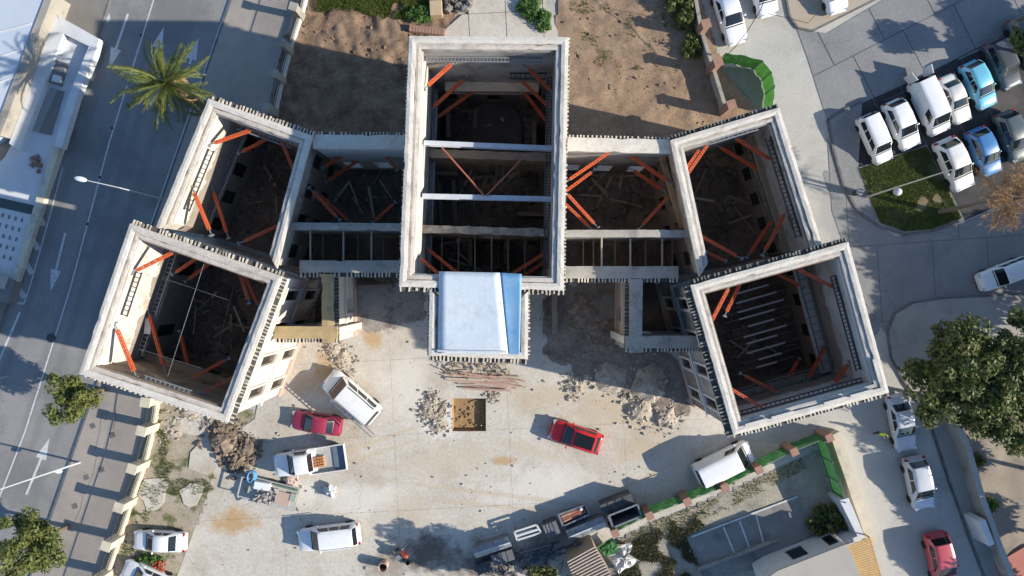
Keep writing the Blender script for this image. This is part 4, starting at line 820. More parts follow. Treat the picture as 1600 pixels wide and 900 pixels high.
def car_meshes(kind):
    k = KIND[kind]; L, W, Hh, zb, zn, xc, xf, xr, xb, zt = (k[x] for x in ('L', 'W', 'H', 'zb', 'zn', 'xc', 'xf', 'xr', 'xb', 'zt'))
    h = L/2; w2 = W/2; out = []
    bed = kind == 'pickup'
    st = [(-h, .80, zt-.28), (-h+.06, .88, zt-.10), (-h+.22, .95, zt-.02), (-h+.6, .99, zt)]
    if xb > -h+1.0: st += [((xb-h+.6)/2, 1.0, zt+(.0 if bed else .02)), (xb-.05, 1.0, zb if not bed else zt)]
    st += [((xb+xc)/2-.6, 1.0, zb), ((xb+xc)/2+.4, 1.0, zb), (xc, 1.0, zb-.01), (xc+.35*(h-xc), .99, zb-.06), (xc+.7*(h-xc), .965, zn+.07), (h-.18, .90, zn+.02), (h-.05, .82, zn-.08), (h, .72, zn-.22)]
    st = sorted(st)
    def sect(x, f, z):
        ww = w2*f; hf = [(0, z+.035), (ww*.45, z+.03), (ww*.78, z+.01), (ww*.90, z-.03), (ww*.965, z-.11), (ww, z*.55+.12), (ww*.985, .36), (ww*.93, .22)]
        return [(x, -y, zz) for y, zz in hf[::-1]]+[(x, y, zz) for y, zz in hf[1:]]
    out.append(('body', loft(st, sect), 'paint', True))
    # cabin
    def csec(x, wb, wt, z0, z1, cr=.035):
        hf = [(0, z1+cr), (wt*.55, z1+cr*.8), (wt*.86, z1+cr*.15), (wt*.96, z1-.045*(1 if z1 > z0+.1 else 0)), (wb, z0-.02)]
        return [Vector((x, -y, zz)) for y, zz in hf[::-1]]+[Vector((x, y, zz)) for y, zz in hf[1:]]
    wb = w2*.955; wt = w2*(.80 if kind not in ('van', 'minivan', 'suv') else .86)
    S = [csec(xc+.03, wb, wb*.93, zb-.03, zb-.01, .03), csec(xf, wb, wt, zb, Hh-.045), csec((xf+xr)/2, wb, wt*1.02, zb, Hh), csec(xr, wb*.985, wt*.97, zb, Hh-.05), csec(xb-.03, wb*.95, wb*.86, zb-.03, zb-.01 if not bed else zb-.01, .03)]
    mb = MB(); n = len(S[0])
    for s in S: mb.v += [tuple(v) for v in s]
    for i in range(4):
        for j in range(n-1): mb.f.append((i*n+j, i*n+j+1, (i+1)*n+j+1, (i+1)*n+j))
    out.append(('roof', mb, 'paint', True))
    def pane(A, B, t0, t1, c0=.04):
        g = MB(); nc = n-2; rows = (t0, (t0+t1)/2, t1)
        for t in rows:
            for j in range(1, n-1):
                v = A[j].lerp(B[j], t)
                if j in (1, n-2): v = v.lerp(A[n//2].lerp(B[n//2], t), c0)
                g.v.append(v)
        fs = [(i*nc+j, i*nc+j+1, (i+1)*nc+j+1, (i+1)*nc+j) for i in range(2) for j in range(nc-1)]
        nn = (g.v[nc]-g.v[0]).cross(g.v[1]-g.v[0])+(g.v[2*nc-1]-g.v[nc-1]).cross(g.v[nc-1]-g.v[nc-2]); nn.normalize()
        if nn.z < 0: nn = -nn
        g.v = [tuple(v+nn*.014) for v in g.v]; g.f = fs; return g
    out.append(('windscreen', pane(S[0], S[1], .10, .93), glass, True))
    if kind in ('van',): out.append(('rear_window', pane(S[4], S[3], .30, .85, .1), glass, True))
    else: out.append(('rear_window', pane(S[4], S[3], .14, .90), glass, True))
    # side windows
    zt2 = Hh-.09
    def sp(x, v, s): return (x, s*(wb+(wt*.97-wb)*v+.016), zb+(zt2-zb)*v)
    b0, b1 = xc-.42, xb+.30; t0, t1 = xf-.14, xr+.14
    if kind == 'van': splits = [(0.0, .27)]
    elif kind == 'pickup': splits = [(0.0, .94)]
    elif kind in ('suv', 'estate', 'minivan'): splits = [(0, .30), (.335, .64), (.675, .97)]
    else: splits = [(0, .47), (.52, .97)]
    for s in (-1, 1):
        for u0, u1 in splits:
            g = MB(); va, vb = .12, .86
            q = [sp(b0+(b1-b0)*u0, va, s), sp(b0+(b1-b0)*u1, va, s), sp(t0+(t1-t0)*u1, vb, s), sp(t0+(t1-t0)*u0, vb, s)]
            g.add(q, [(0, 1, 2, 3)]); out.append(('side_window', g, glass, False))
    for s in (-1, 1):
        out.append(('headlight', MB().box((h-.16, s*w2*.66, zn-.06), (.26, .36, .16), s*-.35), chrome, False))
        out.append(('tail_light', MB().box((-h+.08, s*w2*.78, zt-.13), (.14, .24, .16), s*.3), red_lens, False))
        g = MB(); g.ell((xc-.48, s*(w2+.09), zb+.07), (.08, .11, .07), 8, 5); g.bar((xc-.45, s*(w2-.06), zb+.02), (xc-.47, s*(w2+.04), zb+.05), .06, .04); out.append(('mirror', g, 'mirror', True))
        for x in (h-.85, -h+.80):
            g = MB(); g.tube([(x, s*(w2-.22), .31), (x, s*(w2-.0), .31)], .31, 14); out.append(('wheel', g, rubber, False))
    out.append(('bumper', MB().box((h-.04, 0, .40), (.14, W*.74, .20)), 'bump', False))
    out.append(('bumper', MB().box((-h+.03, 0, .44), (.14, W*.80, .22)), 'bump', False))
    out.append(('bonnet_seam', MB().bar((xc+.06, -w2*.80, zb+.015), (xc+.06, w2*.80, zb+.015), .07, .05), black_trim, False))
    return out
def car(label, px, py, dx, dy, kind, paint, group=None, scale=1.0, cat='car', z=0.0, name='parked_car', bump=None, extra=None, roofp=None):
    c = P(px, py, .8); rz = math.atan2(-dy, dx)
    root = empty(name, (c.x, c.y, z), rz, label, cat, group); root.scale = (scale,)*3
    if kind not in CAR_CACHE: CAR_CACHE[kind] = [(nm, fixn(mb.mesh(nm, None, sm, 40)), m, sm) for nm, mb, m, sm in car_meshes(kind)]
    for nm, me, m, sm in CAR_CACHE[kind]:
        mt = m
        if m in ('paint', 'mirror'): mt = paint
        if m == 'bump': mt = bump or paint
        if nm == 'roof' and roofp: mt = roofp
        key = (me.name, mt.name)
        if key not in CAR_CACHE:
            m2 = me.copy(); m2.materials.clear(); m2.materials.append(mt); CAR_CACHE[key] = m2
        link(nm, CAR_CACHE[key], root)
    if extra: extra(root, KIND[kind])
    return root
def roof_rack(mat=black_trim, ladder=False):
    def f(root, k):
        mb = MB(); w_ = k['W']*.36; z = k['H']+.07
        for s in (-1, 1): mb.bar((k['xf']-.2, s*w_, z), (k['xr']+.15, s*w_, z), .05, .05)
        mb = MB()
        for s in (-1, 1): MB().bar((k['xf']-.2, s*w_*1.1, k['H']+.02), (k['xr']+.15, s*w_*1.1, k['H']+.02), .045, .05).build('roof_rail', mat, root)
        if ladder:
            mb = MB()
            for s in (.62, .92): mb.bar((k['xf']+.1, s*k['W']/2, z+.05), (k['xr']-1.0, s*k['W']/2, z+.05), .05, .06)
            for i in range(9): x = k['xf']-.0-i*.33; mb.bar((x, .62*k['W']/2, z+.05), (x, .92*k['W']/2, z+.05), .04, .04)
            mb.build('ladder', galv, root)
    return f
def sunroof(root, k):
    MB().box(((k['xf']+k['xr'])/2, 0, k['H']+.03), (abs(k['xf']-k['xr'])*.86, k['W']*.60, .03)).build('roof_panel', M('black_roof', (.012, .012, .014), None, rough=.25), root)
def open_doors(root, k):
    h = -k['L']/2
    mb = MB(); mb.box((h-.38, -.78, 1.2), (.75, .06, 1.3), .25); mb.build('rear_door', white_p, root)
    mb = MB(); mb.box((h-.40, .80, 1.2), (.75, .06, 1.3), -.2); mb.build('rear_door', white_p, root)
    MB().box((h-.02, 0, 1.15), (.05, 1.4, 1.2)).build('cargo_opening', black_trim, root)
    MB().box((h-.42, -.35, .75), (.5, .5, .4), .1).build('cargo_crate', black_trim, root)
LOT = 'cars parked in the lot by the lawn'
car('white minivan at the kerb end of the row, nearest the lawn corner', 1369, 216, 28, 64, 'minivan', white_p, LOT, .86)
car('white hatchback between the white minivan and the white cargo van', 1411, 193, 30, 66, 'hatch', white_p, LOT, bump=black_trim)
car('white cargo van with its rear doors standing open', 1454, 166, 30, 66, 'van', white_p, LOT, .92, 'van', name='cargo_van', extra=open_doors)
car('older boxy white sedan between cargo van and light blue hatchback', 1495, 153, 27, 62, 'sedan', white2_p, LOT, .86)
car('light blue hatchback in the upper parking row', 1532, 131, 30, 62, 'hatch', cyan_p, LOT, .95)
car('dark grey off-roader beside the light blue hatchback', 1569, 99, 32, 66, 'suv', grey_p, LOT, .87)
car('black car half hidden in shade beyond the dark grey off-roader', 1606, 62, 32, 66, 'hatch', grey2_p, LOT)
car('white hatchback touching the right edge of the lawn, lower row', 1493, 256, 30, 66, 'compact', white2_p, LOT, 1.10)
car('deep blue hatchback in the lower parking row', 1540, 236, 27, 62, 'compact', blue_p, LOT)
car('dark green-grey hatchback below the dark off-roader, lower row', 1585, 212, 27, 66, 'hatch', grey2_p, LOT)
car('white hatchback on the shaded road crossing the right picture edge', 1572, 428, -66, 26, 'suv', white_p, None, .88)
car('white sedan parked along the wall with brick piers, upper street', 1141, 22, 22, 68, 'sedan', white_p, 'cars at the top of the street', 1.02)
car('white car cut by the top picture edge, middle of the street', 1193, -16, 18, 66, 'hatch', white_p, 'cars at the top of the street')
car('white car cut by the top edge on the tan pavement', 1300, -20, 20, 62, 'hatch', white_p, 'cars at the top of the street', z=.12)
car('pale blue-silver sedan parked beside the big tree', 1411, 661, 14, 72, 'sedan', silver_p, 'cars parked along the right-hand street', .98)
car('silver hatchback parked between the silver sedan and the red car', 1438, 756, 15, 70, 'hatch', silver_p, 'cars parked along the right-hand street', 1.03)
car('faded red car at the bottom of the right-hand street', 1472, 876, 15, 70, 'hatch', pinkred_p, 'cars parked along the right-hand street', 1.06)
car('white van with side windows and a ladder on its roof edge', 549, 621, -60, -52, 'minivan', white_p, None, 1.08, 'van', name='parked_van', bump=kerb_mat, extra=roof_rack(galv, True))
car('maroon sedan between the white van and the white flatbed truck', 493, 662, -78, -12, 'sedan', maroon_p, None, .88)
car('bright red car with a black roof in the middle of the courtyard', 900, 683, -78, -26, 'hatch', red_p, None, 1.02, extra=sunroof)
car('white estate with dark side windows and roof rails', 513, 840, -100, 12, 'estate', white_p, None, 1.0, extra=roof_rack(white_p))
car('white sedan by the cream fence wall', 247, 847, -80, -4, 'sedan', white_p, None, .90)
car('white car cut by the bottom edge beside the cream fence', 228, 905, -70, -30, 'sedan', white_p, None, .92)
car('white delivery van beside the green mesh fence', 1131, 724, 88, -42, 'van', white_p, None, 1.0, 'van', name='parked_van', bump=kerb_mat)

# white flatbed truck
c = P(484, 720, .8); tr = empty('flatbed_truck', (c.x, c.y, 0), math.atan2(-18, -126), 'white flatbed truck with a crate of orange bricks on its bed', 'truck')
h = 2.75
k = KIND['pickup']; cabs = [(nm, mb, m, s) for nm, mb, m, s in car_meshes('pickup') if nm not in ('bumper', 'tail_light')]
for nm, mb, m, s in cabs:
    if nm == 'body':                          # only the cab end of the body
        mb.v = [(max(v[0], -.75), v[1], v[2]) for v in mb.v]
    mb.v = [(v[0]+.15, v[1]*1.02, v[2]*1.12) for v in mb.v]
    mb.build(nm, white_p if m in ('paint', 'mirror') else m, tr, s, 40)
m = MB(); m.box((-1.45, 0, .86), (2.75, 1.92, .10)); m.build('bed_floor', M('bed_grey', (.42, .42, .40), (.34, .34, .32), 1.5, .7, fine=.2), tr)
for s in (-1, 1): MB().box((-1.45, s*.97, 1.08), (2.75, .05, .40)).build('bed_side', white_p, tr)
MB().box((-2.84, 0, 1.08), (.05, 1.99, .40)).build('tailgate', white_p, tr); MB().box((-.10, 0, 1.2), (.06, 1.9, .62)).build('headboard', white_p, tr)
MB().box((-2.32, .02, .96), (.85, 1.72, .08)).build('bed_sheet', M('blue_grey_sheet', (.10, .14, .19), (.13, .17, .22), 2, .6), tr)
for s in (-1, 1): MB().tube([(-1.9, s*.7, .36), (-1.9, s*.95, .36)], .36, 14).build('wheel', rubber, tr)
MB().box((2.62, 0, .45), (.16, 1.6, .24)).build('bumper', M('pale_blue_trim', (.30, .36, .46), None, rough=.5), tr)
bk = empty('brick_crate', (c.x, c.y, .92), tr.rotation_euler[2], 'crate of small orange bricks on the flatbed truck', 'crate')
MB().box((-.75, .12, .05), (.95, .85, .08)).build('pallet', timber_pale, bk)
bm_ = M('orange_brick', (.55, .25, .10), (.48, .22, .10), 3, .9)
shb = MB().box((0, 0, 0), (.13, .15, .22)).mesh('brick', bm_)
for i in range(5):
    for j in range(4):
        o = link('brick', shb, bk); o.location = (-1.12+i*.18, -.2+j*.21, .21)

# machinery trailer
c = P(424, 771, .6); tl = empty('machinery_trailer', (c.x, c.y, 0), math.atan2(-20, 78), 'flat trailer with pale machinery, boards and blue hose beside the rubble', 'trailer')
MB().box((.15, 0, .62), (3.9, 1.75, .08)).build('deck', M('trailer_deck', (.46, .46, .42), (.36, .36, .33), 2, .7, fine=.25), tl)
fr_ = MB()
for s in (-1, 1): fr_.bar((-1.9, s*.9, .60), (2.1, s*.9, .60), .07, .14)
fr_.bar((-2.4, -.7, .9), (-2.4, .8, .9), .08, .08); fr_.bar((-2.4, -.7, .9), (-1.4, -.7, .9), .08, .08); fr_.bar((-2.4, .8, .9), (-1.3, .8, .9), .08, .08); fr_.bar((-2.0, -.7, .5), (-1.6, -1.35, .5), .07, .07); fr_.bar((-1.6, -1.35, .5), (-1.0, -.8, .5), .07, .07)
fr_.build('frame', M('trailer_frame', (.40, .41, .42), None, rough=.5), tl)
MB().box((1.0, -.1, .74), (1.15, 1.0, .14)).build('board_stack', M('pink_board', (.50, .36, .29), (.44, .32, .26), 2, .8), tl)
MB().box((1.75, .2, .76), (.45, .6, .18)).build('tool_box', M('sage_box', (.30, .34, .29), None, rough=.6), tl)
en = MB(); en.box((-.7, .55, .9), (1.2, .55, .5), .1); en.build('engine_cover', white_p, tl)
en = MB(); rr = random.Random(5)
for i in range(46): en.chunk((rr.uniform(-1.2, .4), rr.uniform(-.75, .5), .75+rr.random()*.3), rr.uniform(.08, .24), rr)
en.build('engine_block', M('engine_parts', (.10, .085, .08), (.50, .48, .46), 4, .5, (.25, .18, .15), 3, fine=.3), tl)
MB().box((.9, .80, .78), (2.1, .12, .22)).build('side_rail', steel_green, tl)
hz = MB()
for i in range(4): hz.tube([(-1.75+.38*math.cos(a)*(1-.12*i), 1.0+.42*math.sin(a), .8+.07*i) for a in [2*math.pi*k/14 for k in range(15)]], .06, 5)
hz.build('blue_hose', M('hose_blue', (.08, .26, .50), (.12, .34, .58), 3, .5), tl)
for x in (-.3, .5):
    for s in (-1, 1): MB().tube([(x, s*.72, .28), (x, s*.92, .28)], .28, 12).build('wheel', rubber, tl)
MB().bar((2.1, -.6, .5), (2.25, -1.0, .1), .06, .06).build('prop_leg', steel_dark, tl)

# ================================================================== fences and walls
def railing_bay(a, b, z0, z1, parent, mat=steel_dark, pitch=.16):
    mb = MB(); d = b-a; L = d.length; u = d.normalized(); k = .1
    mb.bar((*a, z1-.1), (*b, z1-.1), .04, .04); mb.bar((*a, z0+.1), (*b, z0+.1), .04, .04)
    while k < L: p = a+u*k; mb.bar((p.x, p.y, z0), (p.x+.001, p.y, z1), .025, .025); k += pitch
    mb.build('railing', mat, parent)
def pier_fence(name, label, pts, wall_h, pier_h, pier, wallm, pierm, rail=True, wall_t=.28, cap=.06):
    f = empty(name, (*pts[0], 0), 0, label, 'fence'); W_ = [p-pts[0] for p in pts]
    for i in range(len(W_)-1):
        a, b = W_[i], W_[i+1]; u = (b-a).normalized(); n = Vector((-u.y, u.x))*wall_t/2; e = u*(pier/2)
        MB().prism([a+n+e, a-n+e, b-n-e, b+n-e], 0, wall_h).build('base_wall', wallm, f)
        if rail: railing_bay(a+e, b-e, wall_h, pier_h-.25, f)
    for p, q in zip(W_, W_[1:]+[W_[-1]*2-W_[-2]]):
        rz = math.atan2((q-p).y, (q-p).x); mb = MB(); mb.box((p.x, p.y, pier_h/2), (pier, pier, pier_h), rz); mb.box((p.x, p.y, pier_h+.05), (pier+cap*2, pier+cap*2, .1), rz); mb.build('pier', pierm, f)
    return f
pier_fence('pier_fence', 'cream low wall with piers and railings along the avenue pavement', GP([(249, 622), (243, 665), (229, 722), (209, 780), (190, 838), (172, 892), (152, 950)]), .55, 2.0, .62, cream_wall, cream_wall)
pier_fence('pier_fence', 'pale wall with weathered piers between the avenue and the dark dirt yard', GP([(487, -30), (472, 28), (455, 82), (443, 128), (432, 178)]), .6, 2.1, .5, trim_white, concrete_wall)
pier_fence('pier_fence', 'olive wall with brick piers behind the parked white sedan', GP([(1072, -45), (1090, 55), (1108, 112), (1128, 176)]), 1.1, 2.3, .55, concrete_wall, brick_p, rail=False)
# green mesh fence of the south lot
gf = empty('mesh_fence', (*P(1015, 806, 2.0), 0), 0, 'green mesh fence with brick piers between courtyard and south lot', 'fence'); og = P(1015, 806, 2.0)
gp = [P(*p, 2.0)-og for p in ((961, 833), (1015, 806), (1074, 784), (1133, 762), (1186, 734), (1241, 706), (1296, 684))]
for p, q in zip(gp, gp[1:]):
    u = (q-p).normalized(); a, b = p+u*.28, q-u*.28; mb = MB(); n = 8
    nn = Vector((-u.y, u.x)); rows = 4
    for j in range(rows+1):
        for i in range(n+1):
            c = a.lerp(b, i/n)+nn*(.05*math.sin(i*1.7+j)+.03*math.sin(j*2.3)); mb.v.append((c.x, c.y, .1+1.7*j/rows-.06*math.sin(math.pi*i/n)*(j == rows)))
    for j in range(rows):
        for i in range(n): s0 = j*(n+1)+i; mb.f.append((s0, s0+1, s0+n+2, s0+n+1))
    mb.build('mesh_panel', netting, gf); MB().bar((*a, 1.82), (*b, 1.82), .05, .05).build('rail', steel_green, gf); MB().bar((*a, .06), (*b, .06), .14, .12).build('kerb_beam', kerb_mat, gf)
for p in gp:
    mb = MB(); mb.box((p.x, p.y, 1.0), (.5, .5, 2.0), .42); mb.box((p.x, p.y, 2.04), (.58, .58, .09), .42); mb.build('pier', brick_p, gf)
g2 = empty('mesh_fence', (*P(1288, 690, 2.0), 0), 0, 'green mesh fence with steel posts along the right side of the south lot', 'fence'); o2 = P(1288, 690, 2.0)
pp = [P(*p, 2.0)-o2 for p in ((1289, 690), (1300, 722), (1311, 754), (1320, 785))]
for p, q in zip(pp, pp[1:]):
    mb = MB(); mb.add([(*p, .1), (*q, .1), (*q, 2.0), (*p, 2.0)], [(0, 1, 2, 3)]); mb.build('mesh_panel', netting, g2)
for p in pp: MB().tube([(*p, 0), (*p, 2.15)], .05, 6).build('post', steel_green, g2)
cw_ = tag(MB().prism([P(1298, 682, .9), P(1312, 674, .9), P(1371, 845, .9), P(1356, 850, .9)], 0, .9).build('garden_wall', cream_wall), 'long cream garden wall running down beside the right-hand street', 'wall')
# bright net enclosure at the top of the street
ne_o = P(1192, 95, 2.1); nf = empty('net_screen', (*ne_o, 0), 0, 'bright green net screen round a small paved corner', 'fence')
npts = [P(*p, 2.1)-ne_o for p in ((1134, 83), (1163, 87), (1192, 95), (1206, 113), (1211, 135), (1208, 166))]
for p, q in zip(npts, npts[1:]):
    mb = MB(); n = 5
    for j in range(4):
        for i in range(n+1): c = p.lerp(q, i/n); mb.v.append((c.x+.04*math.sin(i*2+j), c.y+.04*math.cos(i*1.6+j*2), .05+2.05*j/3))
    for j in range(3):
        for i in range(n): s0 = j*(n+1)+i; mb.f.append((s0, s0+1, s0+n+2, s0+n+1))
    mb.build('net_panel', net_bright, nf)
for p in npts: MB().tube([(*p, 0), (*p, 2.15)], .035, 6).build('post', steel_green, nf)
structure('paved_corner', MB().flat(GP([(1128, 105), (1185, 108), (1197, 130), (1196, 200), (1140, 180)]), .006), M('mossy_concrete', (.22, .24, .19), (.28, .29, .25), .8, .9, (.34, .33, .30), 1.2, (.6, .7), fine=.25))
# wall along the right-hand yard
ywp = GP([(1470, 640), (1492, 690), (1514, 768), (1540, 840), (1566, 905), (1600, 1000)])
yw = empty('yard_wall', (*ywp[0], 0), 0, 'weathered concrete yard wall beyond the right-hand pavement', 'wall')
for p, q in zip(ywp, ywp[1:]):
    a, b = p-ywp[0], q-ywp[0]; u = (b-a).normalized(); n = Vector((-u.y, u.x))*.12
    MB().prism([a+n, a-n, b-n-u*.02, b+n-u*.02], 0, 1.5).build('wall_panel', concrete_wall, yw); MB().prism([a+n*1.6, a-n*1.6, b-n*1.6-u*.02, b+n*1.6-u*.02], 1.5, 1.58).build('coping', kerb_mat, yw)
MB().prism([P(1530, 815, 1.9)-ywp[0], P(1540, 812, 1.9)-ywp[0], P(1554, 850, 1.9)-ywp[0], P(1546, 854, 1.9)-ywp[0]], 0, 1.9).build('meter_box', white_wall, yw)

# ================================================================== the building across the avenue
lb = empty('flat_roofed_building', (*P(60, 200, 0), 0), 0, 'flat-roofed building with pale blue-grey roof and white terrace parapets across the avenue', 'building'); LO = P(60, 200, 0)
def LP(px, py, z): return P(px, py, z)-LO
def lprism(pts, z0, z1, name, mat, parent=lb): return MB().prism([LP(*p, z1) for p in pts], z0, z1).build(name, mat, parent)
lprism([(72, -10), (130, -160), (-330, -160), (-330, 420), (-10, 205)], 0, 2.0, 'main_roof', roof_pale)
MB().prism([LP(84, -10, 2.1), LP(72, -10, 2.1), LP(-10, 205, 2.1), LP(0, 212, 2.1)], 0, 2.1).build('parapet', concrete_wall, lb)
for k in (35, 75, 118): MB().bar((*LP(-40, k+25, 2.01), 2.02), (*LP(60-k*.32, k+2, 2.01), 2.02), .10, .05).build('roof_seam', white_wall, lb)
an = lprism([(92, 27), (152, 62), (27, 440), (-120, 395), (-40, 290), (8, 245), (20, 222)], 0, .45, 'terrace_block', white_wall)
for pts in ([(88, 24), (100, 50), (30, 235), (14, 224)], [(90, 24), (154, 60), (147, 76), (98, 52)], [(154, 62), (148, 84), (120, 152), (96, 232), (84, 228), (108, 148), (138, 74)], ):
    lprism(pts, 0.45, 1.05+.02*pts[0][0]/100, 'parapet', white_wall, lb)
lprism([(93, 232), (82, 229), (58, 305), (30, 398), (18, 436), (27, 440), (40, 400), (70, 308)], .45, .85, 'parapet', cream_wall)
lprism([(79, 137), (100, 143), (79, 211), (46, 203)], .45, .52, 'roof_light', M('panel_mid', (.28, .28, .26), (.32, .32, .30), 1, .7))
lprism([(90, 141), (100, 143), (79, 211), (60, 207)], .52, .56, 'roof_light', panel_grey)
lprism([(80, 92), (103, 98), (93, 134), (70, 126)], .45, .8, 'plant_base', panel_grey); lprism([(83, 116), (92, 118), (90, 128), (80, 126)], .8, 1.2, 'air_unit', white_wall)
lprism([(-40, 300), (0, 309), (58, 322), (53, 336), (0, 324), (-40, 316)], .45, .49, 'skylight', M('skylight', (.06, .08, .08), None, rough=.15))
vm = MB()
for i in range(5):
    for j in range(5):
        p = LP(34-j*10-i*4.5, 344-j*2.6+i*15, .48); vm.box((p.x, p.y, .46), (.13, .30, .06), -.3)
tag(vm.build('roof_vents', panel_grey, lb), kind='stuff')
cm = MB(); rr = random.Random(9)
for i in range(14): p = LP(57+rr.uniform(-7, 7), 257+rr.uniform(-14, 14), .5); cm.chunk((p.x, p.y, .52), rr.uniform(.12, .3), rr)
cm.build('roof_debris', M('brown_debris', (.20, .11, .08), (.32, .22, .18), 3, .9), lb)
lw = empty('kiosk', (*P(0, 450, 0), 0), 0, 'low dark grey kiosk at the left picture edge beside the avenue', 'kiosk'); LO = P(0, 450, 0)
lprism([(-60, 412), (22, 440), (12, 474), (-80, 450)], 0, 1.0, 'body', panel_grey, lw); lprism([(-62, 410), (12, 434), (6, 452), (-70, 432)], 1.0, 1.1, 'roof', roof_beige, lw)

# ================================================================== house of the south lot
hs = empty('low_house', (*P(1270, 880, 0), 0), 0, 'low white house with beige flat roof at the bottom edge', 'house'); LO = P(1270, 880, 0)
HH = 3.0
rf_ = [(1196, 905), (1216, 893), (1322, 852), (1336, 880), (1345, 905), (1360, 980), (1230, 1010)]
lprism(rf_, 0, HH, 'wall', white_wall, hs); lprism([(1194, 907), (1215, 892), (1323, 850), (1337, 880), (1346, 905), (1362, 982), (1228, 1012)], HH, HH+.14, 'roof', roof_beige, hs)
def wall_box(p, q, z0, z1, mat, name, proud=.03):
    a, b = LP(*p, HH), LP(*q, HH); u = (b-a).normalized(); n = Vector((-u.y, u.x))*proud
    MB().prism([a+n*4, b+n*4, b-n*2, a-n*2], z0, z1).build(name, mat, hs)
wall_box((1246, 881.4), (1270, 872.2), .9, 2.2, glass, 'window'); wall_box((1304, 859), (1318, 853.6), .9, 2.2, glass, 'window')
wall_box((1244, 882.2), (1272, 871.4), .78, .9, trim_white, 'sill', .05)
pg = empty('pergola', (*P(1348, 870, 0), 0), 0, 'orange-brown slatted pergola roof beside the low house', 'pergola'); LO = P(1348, 870, 0)
A, B, C_, D_ = LP(1324, 855, 2.7), LP(1360, 841, 2.7), LP(1384, 925, 2.7), LP(1350, 930, 2.7)
for i in range(24):
    t = i/23; p, q = A.lerp(D_, t), B.lerp(C_, t); MB().bar((p.x, p.y, 2.7), (q.x, q.y, 2.7), .115, .06).build('slat', pergola_m, pg)
for p, q in ((A, D_), (B, C_)): MB().bar((*p, 2.6), (*q, 2.6), .08, .12).build('beam', pergola_m, pg)
for p in (A, B, C_, D_): MB().tube([(*p, 0), (*p, 2.55)], .06, 6).build('post', pergola_m, pg)
tag(MB().prism([P(1312, 782, 2.0), P(1326, 778, 2.0), P(1352, 840, 2.0), P(1322, 852, 2.0), P(1320, 846, 2.0), P(1340, 838, 2.0)], 0, 2.0).build('lot_wall', white_wall), 'white wall round the corner of the south lot', 'wall')
# corrugated shed roof at the bottom
sh_ = empty('corrugated_shed', (*P(915, 885, 0), 0), 0, 'small shed with striped pinkish corrugated roof at the bottom edge', 'shed'); LO = P(915, 885, 0)
A, B, C_, D_ = LP(886, 877, 2.6), LP(929, 853, 2.6), LP(958, 905, 2.6), LP(905, 930, 2.6)
mb = MB(); N = 60
for i in range(N+1):
    t = i/N; z = 2.6+.045*math.sin(i*2*math.pi/5)
    for p in (A.lerp(D_, t), B.lerp(C_, t)): mb.v.append((p.x, p.y, z))
mb.f = [(2*i, 2*i+1, 2*i+3, 2*i+2) for i in range(N)]; mb.build('corrugated_sheet', corr_m, sh_, True, 80)
cb = MB()
for i in range(0, 60, 5): t = (i+1.3)/N; p, q = A.lerp(D_, t), B.lerp(C_, t); cb.bar((p.x, p.y, 2.66), (q.x, q.y, 2.66), .07, .04)
cb.build('ridge_strips', M('corr_light', (.55, .46, .38), None, rough=.7), sh_)
MB().prism([A*.95, B*.95, C_*.95, D_*.95], 0, 2.4).build('wall', timber, sh_)

# ================================================================== lamp posts, cables
def lamp_post(label, base, h, armdir, arm, head=True, lean=(0, 0), mat=M('lamp_grey', (.42, .44, .46), None, rough=.5)):
    b = P(*base); r = empty('street_lamp', (b.x, b.y, 0), 0, label, 'street lamp')
    d = Vector(armdir).normalized()
    MB().tube([(0, 0, 0), (0, 0, .5), (lean[0]*.5, lean[1]*.5, h*.5), (lean[0], lean[1], h)], [.11, .085, .06, .04], 10).build('pole', mat, r, True)
    if arm:
        pts = [(lean[0]+d.x*arm*t, lean[1]+d.y*arm*t, h+.55*math.sin(t*1.4)) for t in (0, .25, .5, .75, 1)]
        MB().tube(pts, .032, 8).build('arm', mat, r, True)
        if head:
            e = pts[-1]; m = MB(); m.ell((0, 0, 0), (.44, .17, .09), 12, 6); o = m.build('lamp_head', white_p, r, True); o.location = (e[0]+d.x*.35, e[1]+d.y*.35, e[2]); o.rotation_euler = (0, 0, math.atan2(d.y, d.x))
    return r
lamp_post('white street lamp with long arm over the shaded avenue', (283, 318), 8.4, (-1, .22), 1.9)
l2 = lamp_post('pale curved street lamp by the avenue kerb, lower left', (126, 722), 8.6, (-1, -.1), 1.6, lean=(-.3, .25))
MB().ell((-.25, -.10, 2.3), (.35, .18, .12), 10, 6).build('side_lantern', white_p, l2, True)
lamp_post('tall pale lamp pole rising from the lawn corner', (1353, 308), 9.6, (1, .4), .3, False, (.1, .35), M('pole_beige', (.46, .43, .37), None, rough=.6))
def cable(label, pts, r=.02):
    o = MB().tube([P3(*p) for p in pts], r, 5).build('overhead_cable', rubber); tag(o, label, 'cable')
cable('thin dark cable running from the net screen past the parked white sedan', [(1132, 90, 2.3), (1150, 72, 3.0), (1170, 45, 4.0), (1189, 15, 5.2), (1200, -20, 6)], .028)
cable('thin dark cable slung across the tan pavement at the top', [(1200, 21, 5), (1230, 28, 4.8), (1262, 36, 4.6), (1285, 12, 4.5)], .022)

